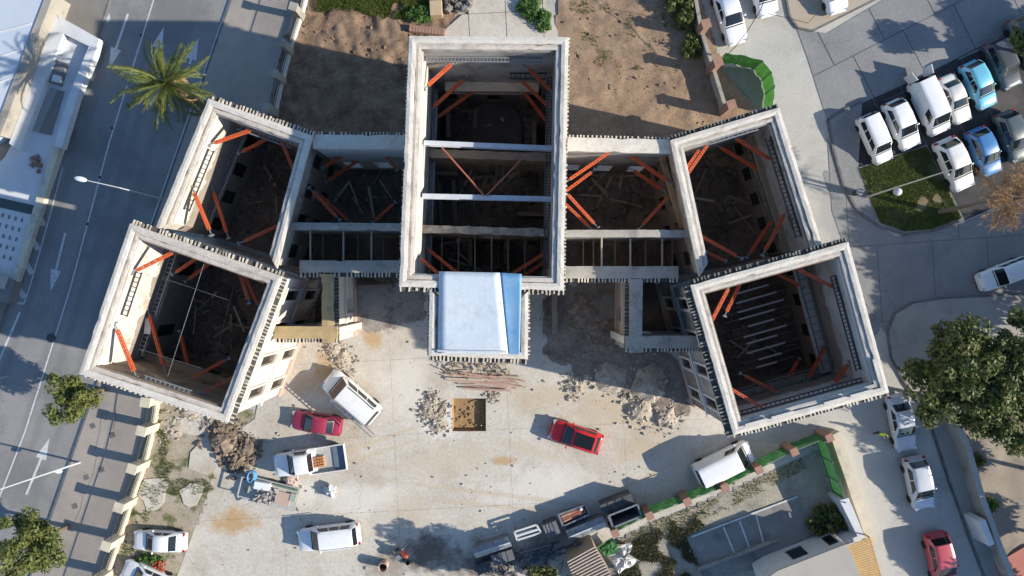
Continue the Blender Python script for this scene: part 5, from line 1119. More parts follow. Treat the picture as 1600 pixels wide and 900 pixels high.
# ================================================================== courtyard things
pit = None
def rubble(name, label, pts, n, smin, smax, mat, seed, mound=.5):
    rr = random.Random(seed); mb = MB()
    for (cx, cy, r, hh) in pts:
        c = P(cx, cy); m = 14
        ring_ = [(c.x+r*math.cos(a)*rr.uniform(.7, 1.05), c.y+r*math.sin(a)*rr.uniform(.7, 1.05), .02) for a in [2*math.pi*k/m for k in range(m)]]
        mid = [(c.x+r*.5*math.cos(a)*rr.uniform(.6, 1.2), c.y+r*.5*math.sin(a)*rr.uniform(.6, 1.2), hh*rr.uniform(.45, .8)) for a in [2*math.pi*k/m for k in range(m)]]
        mb.add(ring_+mid+[(c.x, c.y, hh)], [(k, (k+1) % m, m+(k+1) % m, m+k) for k in range(m)]+[(m+k, m+(k+1) % m, 2*m) for k in range(m)])
        for i in range(n):
            a = rr.random()*6.283; d = r*1.35*rr.random()**.7; z = max(0, hh*(1-d/r))*.85; s = (smin+(smax-smin)*rr.random()**3)*.72
            mb.chunk((c.x+d*math.cos(a), c.y+d*math.sin(a), z+.03+s*.25), s, rr)
    return tag(mb.build(name, mat), label, 'rubble', kind='stuff')
rubble('rubble_heap', 'brown heap of broken masonry beside the flatbed truck', [(352, 690, 1.5, .9), (372, 722, 1.1, .6), (385, 700, 1.0, .5), (345, 668, .9, .5)], 150, .07, .32, rub_dark, 1)
rubble('rubble_heap', 'grey broken concrete lumps beside the square pit', [(672, 640, 1.0, .28), (684, 662, .9, .2), (676, 622, .6, .2), (770, 620, .5, .12), (690, 640, .7, .15)], 80, .05, .22, rub_m, 2)
rubble('rubble_heap', 'rubble spilling from the shade near the right-hand corner room', [(1000, 640, 1.2, .5), (955, 590, 1.6, .4), (1015, 600, 1.8, .6), (1040, 650, 1.1, .4), (900, 600, 1.0, .2)], 110, .05, .26, rub_m, 3)
rubble('rubble_heap', 'loose grey rubble at the foot of the small corner room', [(535, 560, 1.0, .25), (540, 590, .8, .2), (520, 545, .8, .3)], 80, .05, .2, rub_m, 4)
rubble('rubble_heap', 'scattered rubble below the left corner block', [(270, 668, 1.2, .2), (330, 660, 1.2, .25), (300, 640, 1.2, .3)], 60, .05, .22, rub_m, 5)
rubble('rubble_heap', 'dark mound of earth and scrap inside the shaded courtyard recess', [(905, 490, 1.9, .3), (940, 520, 1.6, .3)], 60, .05, .22, rub_dark, 6)
rubble('sand_heap', 'pinkish sand heap beside the flatbed truck', [(452, 752, .8, .35)], 25, .05, .16, M('pink_sand', (.48, .37, .32), (.40, .30, .26), 2, .95, fine=.3), 7)
rubble('stone_heap', 'scattered stones by the metal bins', [(745, 846, .5, .15)], 22, .06, .18, rub_m, 8)
# cement sack
c = P(516, 768, .3); sk = MB(); rr = random.Random(3)
for i in range(16): sk.chunk((rr.uniform(-.4, .4), rr.uniform(-.3, .35), .15+rr.random()*.4), rr.uniform(.15, .34), rr)
o = sk.build('plaster_sacks', M('sack_white', (.68, .68, .67), (.45, .45, .45), 4, .8)); o.location = (c.x, c.y, .04); tag(o, 'crumpled white plaster sacks beside the flatbed truck', 'sacks')
# timber pile at the porch
tpile = empty('timber_pile', (*P(760, 595, 0), 0), 0, 'pile of long pinkish timber boards in front of the porch', 'timber'); o_ = P(760, 595); rr = random.Random(4)
for i in range(22):
    cx, cy = rr.uniform(740, 790), rr.uniform(586, 610); L = rr.uniform(2.2, 4.6)/2; a = -.10+rr.uniform(-.09, .09)
    c = P(cx, cy)-o_; z = .08+.05*(i // 6)+rr.random()*.02
    MB().bar((c.x-L*math.cos(a), c.y-L*math.sin(a), z), (c.x+L*math.cos(a), c.y+L*math.sin(a), z+.01), rr.uniform(.09, .17), .04).build('board', rr.choice((timber_red, timber_red, timber_pale)), tpile)
sp_ = MB(); rr = random.Random(6)
for i in range(60): c = P(rr.uniform(692, 800), rr.uniform(566, 588)); a = rr.random()*3.1; L = rr.uniform(.2, .9); sp_.bar((c.x, c.y, .1+rr.random()*.3), (c.x+L*math.cos(a), c.y+L*math.sin(a), .1+rr.random()*.4), .07, .05)
tag(sp_.build('timber_scrap', timber), 'tangled timber scrap under the porch front', 'scrap', kind='stuff')
# concrete mixer
mx = empty('concrete_mixer', (*P(633, 862, .3), .03), .6, 'small orange concrete mixer on the dark patch', 'mixer')
d = MB(); n = 14; prof = ((-.42, .10), (-.40, .26), (-.1, .36), (.15, .34), (.42, .20), (.46, .17))
for x, r_ in prof: d.v += [(x*.7, r_*math.cos(2*math.pi*k/n), .85+x*.7+r_*.6*math.sin(2*math.pi*k/n)) for k in range(n)]
d.f = [(i*n+k, i*n+(k+1) % n, (i+1)*n+(k+1) % n, (i+1)*n+k) for i in range(len(prof)-1) for k in range(n)]+[tuple(range(n))]
d.build('drum', M('mixer_orange', (.72, .12, .04), (.62, .10, .04), 2, .5), mx, True)
f = MB(); f.bar((-.4, -.4, .1), (.2, 0, .8), .06, .06); f.bar((-.4, .4, .1), (.2, 0, .8), .06, .06); f.bar((.6, -.35, .05), (0, -.35, .8), .06, .06); f.bar((.6, .35, .05), (0, .35, .8), .06, .06); f.bar((.6, -.35, .1), (.6, .35, .1), .06, .06); f.build('stand', steel_grey, mx)
MB().box((-.55, 0, .55), (.4, .36, .4)).build('motor_cover', steel_grey, mx)
for s in (-1, 1): MB().tube([(-.4, s*.42, .18), (-.4, s*.52, .18)], .18, 12).build('wheel', rubber, mx)
def drum(label, px, py, r_, h_, mat, inner):
    b = empty('open_drum', (*P(px, py, h_), .035), 0, label, 'drum'); n = 18; mb = MB()
    for rr_, z in ((r_*.94, 0), (r_, h_*.33), (r_*.97, h_*.36), (r_, h_*.66), (r_*.97, h_*.7), (r_, h_), (r_*.88, h_), (r_*.86, h_*.3)): mb.v += [(rr_*math.cos(2*math.pi*k/n), rr_*math.sin(2*math.pi*k/n), z) for k in range(n)]
    mb.f = [(i*n+k, i*n+(k+1) % n, (i+1)*n+(k+1) % n, (i+1)*n+k) for i in range(7) for k in range(n)]+[tuple(range(n-1, -1, -1))]; mb.build('shell', mat, b, True)
    MB().prism([(r_*.84*math.cos(2*math.pi*k/n), r_*.84*math.sin(2*math.pi*k/n)) for k in range(n)], h_*.2, h_*.3).build('contents', inner, b)
drum('rusty open drum with a pale rim near the bottom edge', 598, 887, .36, .85, M('drum_rust', (.38, .22, .17), (.50, .40, .34), 3, .7), black_trim)
drum('small dark bucket beside the dark patch', 637, 880, .16, .3, steel_dark, black_trim)
# metal bins and skips
def obox(name, label, quad, z0, z1, build, cat):
    ctr = sum((P(*p, z1) for p in quad), Vector((0, 0)))/4; r = empty(name, (ctr.x, ctr.y, 0), 0, label, cat)
    q = [P(*p, z1)-ctr for p in quad]; build(r, q, z0, z1); return r
def gable_bin(r, q, z0, z1):
    A, B, C_, D_ = q                      # A-B long back edge, D-C long front edge
    body = MB().prism([p*.94 for p in q], z0, z1-.12); body.build('body', galv, r)
    m1, m2 = (A+D_)/2, (B+C_)/2; zz = z1+.16
    for e, f_, nm in ((A, B, 0), (D_, C_, 1)):
        pts = [(*e, z1-.1), (*f_, z1-.1), (*m2, zz), (*m1, zz)]
        if nm: pts = pts[::-1]
        lo = [(x, y, z-.03) for x, y, z in pts]
        MB().add(pts+lo, [(0, 1, 2, 3), (7, 6, 5, 4), (0, 4, 5, 1), (1, 5, 6, 2), (2, 6, 7, 3), (3, 7, 4, 0)]).build('lid', galv, r)
    MB().bar((*m1, zz+.02), (*m2, zz+.02), .09, .05).build('hinge', steel_white, r)
    rb = MB()
    for t in (.15, .38, .62, .85):
        a = A.lerp(B, t); b = D_.lerp(C_, t); m = (a+b)/2; rb.bar((*a, z1-.07), (*m, zz+.02), .05, .03); rb.bar((*b, z1-.07), (*m, zz+.02), .05, .03)
    rb.build('lid_rib', steel_grey, r)
obox('metal_bin', 'long galvanised bin nearest the dark patch', [(738, 857), (794, 839), (800, 854), (744, 873)], .0, 1.1, gable_bin, 'bin')
obox('metal_bin', 'long galvanised bin beside the corrugated shed', [(884, 830), (942, 807), (949, 823), (891, 848)], .0, 1.2, gable_bin, 'bin')
def skip(inner):
    def f(r, q, z0, z1):
        c = [p*.8 for p in q]; n = 4
        for i in range(n):
            a, b, a0, b0 = q[i], q[(i+1) % n], c[i], c[(i+1) % n]; k = .93
            MB().add([(*a, z1), (*b, z1), (*b0, z0+.1), (*a0, z0+.1), (*(a*k), z1), (*(b*k), z1), (*(b0*k), z0+.1), (*(a0*k), z0+.1)], [(0, 3, 2, 1), (4, 5, 6, 7), (0, 1, 5, 4), (1, 2, 6, 5), (2, 3, 7, 6), (3, 0, 4, 7)]).build('side_panel', M('skip_paint', (.07, .085, .11), (.11, .12, .14), 2, .6, (.14, .10, .08), 2, fine=.25), r)
            MB().bar((*a, z1+.03), (*b, z1+.03), .12, .08).build('rim', galv, r)
        MB().prism([p*.98 for p in c], z0+.06, z0+.16).build('floor', steel_dark, r)
        inner(r, q, z0, z1)
    return f
obox('waste_skip', 'empty open-topped steel skip against the green mesh fence', [(950, 806), (996, 788), (1002, 806), (958, 824)], 0, 1.7, skip(lambda *a: None), 'skip')
def rusty(r, q, z0, z1):
    for i in range(9):
        t = .12+.08*i; a = q[0].lerp(q[3], t); b = q[1].lerp(q[2], t); MB().bar((*(a*.86), z1-.12+.03*(i % 3)), (*(b*.86), z1-.1+.04*(i % 2)), .10, .05).build('board', rust_rod if i % 2 else timber_red, r)
    MB().ell((*(q[1]*.6), z1+.05), (.16, .16, .13), 10, 6).build('white_bundle', tarp, r, True)
obox('waste_skip', 'low skip full of rust-red boards behind the galvanised bin', [(872, 804), (914, 789), (921, 803), (880, 822)], 0, .8, skip(rusty), 'skip')
def crate(mat, top):
    def f(r, q, z0, z1):
        MB().prism(q, z0, z1-.06).build('body', mat, r); MB().prism([p*1.04 for p in q], z1-.06, z1).build('lid', top, r)
        for t in (.25, .5, .75): a, b = q[0].lerp(q[1], t), q[3].lerp(q[2], t); MB().bar((*a, z1+.02), (*b, z1+.02), .06, .05).build('lid_rib', top, r)
    return f
dk = M('dark_steel_box', (.05, .055, .065), (.085, .09, .10), 2, .55, (.12, .10, .09), 2, fine=.25); dk2 = M('grey_steel_lid', (.12, .125, .135), (.17, .17, .18), 2, .5, fine=.25)
obox('steel_crate', 'dark steel crate below the bin nearest the dark patch', [(768, 868), (799, 859), (804, 874), (772, 884)], 0, .9, crate(dk, dk2), 'crate')
obox('steel_crate', 'flat dark steel crate left of the white framed work table', [(742, 884), (764, 876), (770, 890), (748, 899)], 0, .7, crate(dk, dk), 'crate')
obox('steel_crate', 'dark steel crate between the work table and the rust-red skip', [(848, 822), (868, 814), (875, 832), (856, 841)], 0, 1.2, crate(dk, dk2), 'crate')
obox('steel_crate', 'small grey crate in front of the long bin by the shed', [(897, 850), (908, 846), (912, 857), (901, 861)], 0, .8, crate(dk2, dk2), 'crate')
obox('steel_crate', 'long dark box added for the shadow and side of the empty skip', [(938, 790), (985, 772), (990, 786), (944, 804)], 0, 1.3, crate(dk, dk), 'container')  # added box in place of the skip's own shadow and side
def tray(r, q, z0, z1):
    A, B, C_, D_ = q
    for a, b in ((A, B), (B, C_), (C_, D_), (D_, A)): MB().bar((*a, z1), (*b, z1), .13, .10).build('frame_bar', white_wall, r)
    MB().bar((*A.lerp(D_, .55), z1), (*B.lerp(C_, .55), z1), .16, .08).build('frame_bar', white_wall, r)
    MB().prism([p*.9 for p in q], z1-.3, z1-.2).build('tray_floor', galv, r)
    for p in q: MB().tube([(*(p*.95), 0), (*(p*.95), z1-.05)], .04, 6).build('leg', steel_grey, r)
obox('steel_table', 'white framed steel work table between the two galvanised bins', [(804, 831), (838, 820), (846, 832), (808, 844)], 0, 1.0, tray, 'table')
pipes = empty('pipe_stack', (*P(850, 862, 0), 0), 0, 'dark bluish heap of pipes and poles between the bins', 'pipes'); rr = random.Random(12)
for i in range(16):
    a = rr.uniform(-.6, .6)+(1.2 if i % 4 == 0 else .3); L = rr.uniform(.8, 1.6); x, y = rr.uniform(-1.0, 1.0), rr.uniform(-.5, .6); z = .12+.05*(i//4)
    MB().tube([(x-L*math.cos(a), y-L*math.sin(a), z), (x+L*math.cos(a), y+L*math.sin(a), z+rr.uniform(0, .2))], .045, 6).build('pipe', rr.choice((steel_dark, M('blue_steel', (.05, .09, .15), None, rough=.5), steel_grey)), pipes)
sc2 = MB(); rr = random.Random(14)
for i in range(120): c = P(rr.uniform(735, 880), rr.uniform(862, 900)); a = rr.random()*3.1; L = rr.uniform(.2, 1.1); sc2.bar((c.x, c.y, .08+rr.random()*.2), (c.x+L*math.cos(a), c.y+L*math.sin(a), .08+rr.random()*.3), .06, .05) if rr.random() < .6 else sc2.chunk((c.x, c.y, .12), rr.uniform(.06, .3), rr)
tag(sc2.build('metal_scrap', M('scrap_mix', (.07, .07, .075), (.17, .16, .16), 2, .7, (.26, .25, .24), 1.5, fine=.3)), 'dark scrap scattered below the metal bins', 'scrap', kind='stuff')
# tarps
def sheet(name, label, pts, z, amp, mat, cat, seed):
    rr = random.Random(seed); c = sum((P(*p) for p in pts), Vector((0, 0)))/len(pts); mb = MB(); n = len(pts); rings = 4
    for j in range(rings+1):
        for i in range(n*3):
            a = P(*pts[i//3]).lerp(P(*pts[(i//3+1) % n]), (i % 3)/3); q = c.lerp(a, 1-j/(rings+.6)); mb.v.append((q.x, q.y, z+amp*rr.uniform(.0, 1)+amp*.8*j/rings))
    m = n*3
    mb.f = [(j*m+i, j*m+(i+1) % m, (j+1)*m+(i+1) % m, (j+1)*m+i) for j in range(rings) for i in range(m)]+[tuple(rings*m+i for i in range(m))]
    o = mb.build(name, mat); sl_ = o.modifiers.new('thick', 'SOLIDIFY'); sl_.thickness = .02
    return tag(o, label, cat)
sheet('crumpled_tarp', 'crumpled white tarpaulin beside the corrugated shed', [(948, 868), (962, 852), (984, 844), (987, 852), (976, 862), (998, 872), (982, 882), (966, 893), (958, 880)], .25, .35, tarp, 'tarpaulin', 1)
sheet('green_tarp', 'green mesh sheet lying by the last brick pier', [(930, 850), (955, 836), (962, 848), (966, 858), (946, 866), (938, 858)], .5, .15, netting, 'tarpaulin', 2)
# square pit is dug in the courtyard part of the ground
pt = P(733, 648); hw, hd = 1.32, 1.28
pm = MB(); x0, x1, y0, y1 = pt.x-hw, pt.x+hw, pt.y-hd, pt.y+hd
pm.flat([(x0+.1, y0+.1), (x1-.1, y0+.1), (x1-.1, y1-.1), (x0+.1, y1-.1)], -.42)
for a, b in (((x0, y0), (x1, y0)), ((x1, y0), (x1, y1)), ((x1, y1), (x0, y1)), ((x0, y1), (x0, y0))):
    i_ = lambda p: (pt.x+(p[0]-pt.x)*.925, pt.y+(p[1]-pt.y)*.92)
    pm.add([(*a, .025), (*b, .025), (*i_(b), -.42), (*i_(a), -.42)], [(0, 3, 2, 1)])
rr = random.Random(2)
for i in range(50): pm.chunk((rr.uniform(x0+.2, x1-.2), rr.uniform(y0+.2, y1-.2), -.40), rr.uniform(.04, .16), rr)
pm.build('pit', hole_soil, yard)

# junk by the path
jb = tag(MB().box((*P(681, 12, .8), .45), (.95, 1.15, .8), .05).build('plywood_box', plywood), 'plain plywood box by the path behind the building', 'box')
bv = jb.modifiers.new('bevel', 'BEVEL'); bv.width = .03
tls = empty('tile_stack', (*P(668, 47, .5), 0), -.12, 'long stack of dark red roof tiles by the path', 'tiles')
sh1 = MB().box((0, 0, 0), (.22, .5, .06)).mesh('tile', brick_p)
for i in range(11):
    for j in range(5): o = link('tile', sh1, tls); o.location = (-1.3+i*.25+.02*(j % 2), (j % 2)*.03, .25+j*.07)
jm = MB(); rr = random.Random(21)
for i in range(50): c = P(rr.uniform(696, 735), rr.uniform(-6, 22)); jm.chunk((c.x, c.y, rr.uniform(.1, .6)), rr.uniform(.1, .35), rr)
tag(jm.build('junk_heap', M('junk', (.06, .06, .06), (.35, .33, .30), 3, .7, (.18, .14, .1), 2, fine=.3)), 'dark junk heap next to the plywood box', 'junk', kind='stuff')
bd = P(1401, 300, .2); tag(MB().ell((bd.x, bd.y, .32), (.34, .31, .28), 14, 8).build('white_boulder', white_wall, None, True), 'round white boulder on the lawn', 'boulder')
bn = empty('litter_bin', (*P(1343, 300, .8), .11), .3, 'dark litter bin at the lawn corner beside the lamp pole', 'bin')
MB().tube([(0, 0, 0), (0, 0, .75)], [.22, .26], 12).build('bucket', steel_dark, bn, True); MB().tube([(0, 0, .75), (0, 0, .83)], [.28, .2], 12).build('lid', steel_grey, bn, True); MB().tube([(.3, .1, 0), (.3, .1, 1.1)], .03, 6).build('post', steel_grey, bn)

# ================================================================== person in the hi-vis vest
def person(label, px, py, face):
    c = P(px, py, 1.5); J = dict(pel=(0, 0, .95), wa=(0, 0, 1.1), ch=(.01, 0, 1.32), nk=(.01, 0, 1.48), hd=(.03, 0, 1.60), tp=(.03, 0, 1.72))
    V = []; E = []; Rr = []; ix = {}
    def add(n, p, r, par=None):
        ix[n] = len(V); V.append(p); Rr.append(r)
        if par: E.append((ix[par], ix[n]))
    add('pel', J['pel'], (.17, .13)); add('wa', J['wa'], (.15, .12), 'pel'); add('ch', J['ch'], (.19, .13), 'wa'); add('nk', J['nk'], (.06, .06), 'ch'); add('hd', J['hd'], (.085, .10), 'nk'); add('tp', J['tp'], (.06, .07), 'hd')
    for s, st in ((-1, .10), (1, -.08)):
        t = 'L' if s > 0 else 'R'
        add('hip'+t, (0, s*.10, .86), (.10, .10), 'pel'); add('kn'+t, (st*.6, s*.11, .50), (.07, .07), 'hip'+t); add('an'+t, (st, s*.11, .09), (.045, .045), 'kn'+t); add('to'+t, (st+.17, s*.13, .045), (.045, .04), 'an'+t)
        add('sh'+t, (0, s*.20, 1.40), (.065, .065), 'ch'); add('el'+t, (-.02, s*.30, 1.13), (.048, .048), 'sh'+t); add('wr'+t, (.16, s*.28, .96), (.034, .034), 'el'+t); add('ha'+t, (.23, s*.25, .92), (.04, .025), 'wr'+t)
    me = bpy.data.meshes.new('person'); me.from_pydata(V, E, []); o = bpy.data.objects.new('person', me); COL.objects.link(o)
    sk = o.modifiers.new('skin', 'SKIN'); sk.use_smooth_shade = True
    for i, r in enumerate(Rr): me.skin_vertices[0].data[i].radius = r
    me.skin_vertices[0].data[0].use_root = True
    o.modifiers.new('sub', 'SUBSURF').levels = 2
    dg = bpy.context.evaluated_depsgraph_get(); m2 = bpy.data.meshes.new_from_object(o.evaluated_get(dg)); bpy.data.objects.remove(o)
    m2.materials.clear()
    for m in (M('trousers', (.03, .035, .05), None, rough=.9), M('hi_vis', (.55, .75, .05), None, rough=.7), M('skin', (.36, .21, .14), None, rough=.6), M('hair', (.02, .016, .013), None, rough=.7)): m2.materials.append(m)
    for f in m2.polygons:
        x, y, z = f.center
        f.material_index = 0 if z < .93 and abs(y) < .21 else 1 if z < 1.47 and (abs(y) < .27 or z > 1.22) else 3 if z > 1.63 else 2
    m2.shade_smooth(); o = bpy.data.objects.new('person', m2); COL.objects.link(o); o.location = (c.x, c.y, 0); o.rotation_euler = (0, 0, face)
    return tag(o, label, 'person')
person('person in a yellow-green hi-vis vest standing beside the silver sedan', 1384, 681, -1.9)

# ================================================================== vegetation
def leaf_cloud(cl, per, size, rnd, flat=.3):
    vs = []; fs = []
    for (c, r) in cl:
        for i in range(per):
            while True:
                d = Vector((rnd.uniform(-1, 1), rnd.uniform(-1, 1), rnd.uniform(-1, 1)))
                if d.length < 1: break
            p = c+Vector((d.x*r, d.y*r, d.z*r*.75)); s = size*rnd.uniform(.45, 1.5)
            n = (d*.8+Vector((rnd.uniform(-1, 1), rnd.uniform(-1, 1), rnd.uniform(-.3, 1.2)))).normalized()
            t = n.orthogonal().normalized(); t = Matrix.Rotation(rnd.random()*6.28, 3, n) @ t; b = n.cross(t)
            k = len(vs); vs += [p-t*s, p-b*s*.42, p+t*s, p+b*s*.42]; fs.append((k, k+1, k+2, k+3))
    return vs, fs
def tree(label, px, py, zc, rx, rz, ncl, per, size, mat, seed, name='leafy_tree', group=None, cr=(.55, 1.0), ground=None):
    rnd = random.Random(seed); c = ground if ground is not None else P(px, py, zc)
    r = empty(name, (c.x, c.y, 0), 0, label, 'tree', group); cl = []
    for i in range(ncl):
        while True:
            d = Vector((rnd.uniform(-1, 1), rnd.uniform(-1, 1), rnd.uniform(-.8, 1)))
            if .25 < d.length < 1: break
        lob = 1+.25*math.sin(3*math.atan2(d.y, d.x)+seed)+.15*math.sin(5*math.atan2(d.y, d.x)+seed*2)
        cl.append((Vector((d.x*rx*lob*.85, d.y*rx*lob*.85, zc+d.z*rz)), rnd.uniform(*cr)))
    vs, fs = leaf_cloud(cl, per, size, rnd); m = MB(); m.v = [tuple(v) for v in vs]; m.f = fs; m.build('crown', mat, r)
    tk = MB(); tk.tube([(0, 0, 0), (.05, .03, zc*.4), (.0, .1, zc*.75), (0, 0, zc+rz*.3)], [.22, .17, .12, .05], 8)
    for cc, rr_ in cl[::3]: tk.tube([(0, .06, zc*.5+.2*rnd.random()), tuple(cc*.55+Vector((0, 0, zc*.4*.5))), tuple(cc)], [.09, .06, .02], 5)
    tk.build('trunk', bark, r, True); return r
tree('small green street tree below the left corner block', 112, 622, 4.0, 1.95, 1.3, 30, 190, .13, leaf_a, 1, cr=(.4, .75))
tree('bushy green street tree in the lower left corner', 43, 856, 4.5, 2.5, 1.7, 46, 210, .14, leaf_a, 2, cr=(.45, .85))
tree('big dark green tree at the street corner by the silver sedan', 1500, 585, 6.0, 3.7, 2.4, 110, 170, .17, leaf_d, 3, cr=(.5, 1.0))
tree('dark green tree merging with the big corner tree at right edge', 1590, 575, 6.0, 3.3, 2.2, 84, 160, .17, leaf_d, 4, cr=(.5, 1.0))
tree('dark green tree with pale tips behind the big corner tree', 1568, 650, 5.0, 2.8, 1.6, 64, 150, .16, leaf_d, 5, cr=(.4, .9))
tree('dark leafy tree at the top right picture edge', 1618, 66, 3.6, 1.3, 1.0, 30, 170, .13, leaf_d, 6, cr=(.35, .65))
tree('yellow-green tree cut by the bottom edge below the metal bins', 850, 926, 4.2, 2.0, 1.4, 46, 200, .13, leaf_a, 7, cr=(.4, .8))
for i, (gx, gy, zc, rx, sh_of) in enumerate(((1675, 462, 5.6, 3.2, 'the cross road near the street corner'), (1700, 440, 6.5, 3.2, 'the kerb below the lawn'), (1790, 470, 5.6, 3.4, 'the white car on the cross road'), (1860, 430, 6.2, 3.2, 'the cross road below the bare brown tree'), (1652, 575, 5.0, 2.6, 'the rounded pavement corner'), (1690, 520, 5.6, 2.6, 'the kerb of the rounded pavement corner'), (1645, 742, 5.0, 2.3, 'the pavement beside the silver sedan'), (1690, 850, 5.0, 2.5, 'the silver hatchback'), (1705, 945, 5.0, 2.3, 'the faded red car'), (1790, 92, 5.5, 2.2, 'the concrete road at the top right'), (1880, 120, 5.5, 2.6, 'the black car at the top right'))):
    tree('leafy tree outside the frame, shading '+sh_of, 0, 0, zc, rx, 1.9, 60, 120, .22, leaf_d, 30+i, group='leafy trees outside the frame', ground=P(gx, gy), cr=(.6, 1.1))
def shrub(label, px, py, rx, ry, h, n, size, mat, seed, name='shrub', stuff=False):
    rnd = random.Random(seed); c = P(px, py, h*.5); cl = []
    for i in range(n): a = rnd.random()*6.28; d = math.sqrt(rnd.random()); cl.append((Vector((rx*d*math.cos(a), ry*d*math.sin(a), h*rnd.uniform(.3, .9)*(1-.4*d))), rnd.uniform(.22, .42)))
    vs, fs = leaf_cloud(cl, 90, size, rnd); m = MB(); m.v = [tuple(v) for v in vs]; m.f = fs
    st_ = MB()
    for cc, rr_ in cl[:8]: st_.tube([(0, 0, 0), tuple(cc)], [.04, .015], 5)
    r = empty(name, (c.x, c.y, 0), 0, label, 'shrub'); m.build('foliage', mat, r); st_.build('stem', bark, r); return r
shrub('bright green shrub on the left side of the path', 655, 22, 1.0, .5, .9, 22, .10, leaf_g, 1)
shrub('bright green planting along the right side of the path', 828, 10, .8, 1.1, .8, 30, .10, leaf_g, 2)
shrub('small bright shrub near the path corner by the rear wall', 850, 30, .5, .8, .7, 18, .09, leaf_g, 3)
shrub('added dark bush for the shadow behind the olive wall at the top', 1062, 12, 1.2, 1.6, 1.5, 36, .13, leaf_d, 4)  # this bush and the next are added to deepen the wall's shadow
shrub('added dark scrub for the shadow beside the second brick pier', 1082, 72, .7, 1.2, 1.1, 20, .12, leaf_d, 14)
shrub('dark bush in the corner of the south lot by the white wall', 1295, 815, 1.6, 1.1, 1.3, 40, .12, leaf_d, 5)
shrub('small green plant beside the yard wall', 1545, 790, .7, .5, .8, 16, .10, leaf_g, 7)
shrub('tiny dark plant in the yard beyond the wall', 1528, 722, .45, .4, .6, 10, .10, leaf_d, 8)
shrub('low plants with red flowers between the two white cars', 235, 873, .8, .3, .5, 14, .09, leaf_g, 10)
fl = MB(); rr = random.Random(8)
for i in range(60): c = P(rr.uniform(243, 262), rr.uniform(874, 890)); fl.chunk((c.x, c.y, rr.uniform(.2, .55)), rr.uniform(.04, .1), rr)
tag(fl.build('red_flowers', M('petal_red', (.45, .03, .03), (.35, .10, .03), 4, .7)), 'red flowers beside the white car at the bottom left', 'flowers', kind='stuff')
def grass(name, label, poly, n, hmin, hmax, mat, seed, z=.12, keep=None):
    rnd = random.Random(seed); pl = [(p.x, p.y) for p in poly]; x0 = min(p[0] for p in pl); x1 = max(p[0] for p in pl); y0 = min(p[1] for p in pl); y1 = max(p[1] for p in pl); m = MB(); k = 0
    while k < n:
        x, y = rnd.uniform(x0, x1), rnd.uniform(y0, y1)
        k += 1
        if not inside((x, y), pl): continue
        if keep is not None and mnoise.noise(Vector((x*.8, y*.8, seed))) < keep: continue
        a = rnd.random()*6.28; w_ = rnd.uniform(.02, .045); hh = rnd.uniform(hmin, hmax); d = Vector((math.cos(a), math.sin(a))); t = Vector((-d.y, d.x))*w_; le = rnd.uniform(.3, 1.0)*hh
        m.add([(x-t.x, y-t.y, z), (x+t.x, y+t.y, z), (x+d.x*le, y+d.y*le, z+hh)], [(0, 1, 2)])
    return tag(m.build(name, mat), label, 'grass', kind='stuff')
grass('lawn_grass', 'short green grass of the lawn beside the parking lot', GP(GRS), 26000, .05, .13, grass_b, 1, .135, -.32)
grass('wild_grass', 'yellow-green wild grass at the top of the dirt yard', GP([(485, -40), (700, -40), (690, 5), (640, 30), (600, 32), (560, 18), (500, 20)]), 40000, .12, .4, grass_b, 2, .1, -.3)
grass('weed_strip', 'weeds growing in the strip inside the cream fence', GP([(250, 640), (280, 640), (260, 720), (335, 740), (340, 765), (240, 790), (215, 860), (190, 870), (210, 780)]), 16000, .06, .22, grass_b, 3, .03, .02)
grass('fence_weeds', 'yellowish weeds along the green mesh fence', GP([(955, 852), (1010, 818), (1130, 775), (1250, 715), (1262, 730), (1140, 795), (1000, 850), (965, 870)]), 20000, .04, .14, M('weed_yellow', (.34, .27, .08), (.22, .22, .06), 1, .8, fine=.3, tr=.2), 4, .04, -.25)
grass('lot_grass', 'dark rough grass of the south lot', GP([(975, 868), (990, 845), (1040, 818), (1100, 800), (1125, 812), (1070, 836), (1100, 900), (1080, 930), (950, 930)]), 20000, .1, .35, M('grass_rough', (.07, .075, .03), (.12, .11, .05), 1, .8, fine=.3, tr=.2), 5, .04, -.12)
grass('tree_strip_grass', 'sparse weeds on the tan dirt behind the building', GP([(890, 0), (1090, 0), (1100, 120), (900, 100)]), 5000, .05, .18, grass_b, 6, .08, .22)
# palms
def frond_mesh(name, L, droop, bend, mat, rnd, nl=46, lw=.5):
    m = MB(); pts = []
    for i in range(13):
        t = i/12; pts.append(Vector((L*t*(1-.22*droop*t*t), bend*L*t*t, L*(.30*t-droop*.66*t*t))))
    m.tube(pts, [.04*(1-.85*i/12)+.006 for i in range(13)], 4)
    for i in range(nl):
        t = .12+.87*i/(nl-1); f = t*12; j = min(int(f), 11); p = pts[j].lerp(pts[j+1], f-j); d = (pts[j+1]-pts[j]).normalized(); sd_ = Vector((-d.y, d.x, 0)).normalized()
        for s in (-1, 1):
            if rnd.random() < .08: continue
            ln = (lw*(math.sin(math.pi*min(1, t*.82+.16))**.6)+.04)*rnd.uniform(.7, 1.15)
            e = (d*rnd.uniform(.9, 1.4)+sd_*s*rnd.uniform(.5, .75)+Vector((0, 0, rnd.uniform(.0, .35)))).normalized(); q = p+e*ln+Vector((0, 0, -.22*ln)); wv = d*.017+Vector((0, 0, .008))
            mid = p+e*ln*.5+Vector((0, 0, .02))
            m.add([p-wv, p+wv, mid+wv*1.2, q, mid-wv*1.2], [(0, 1, 2, 3, 4)])
    return m.mesh(name, mat)
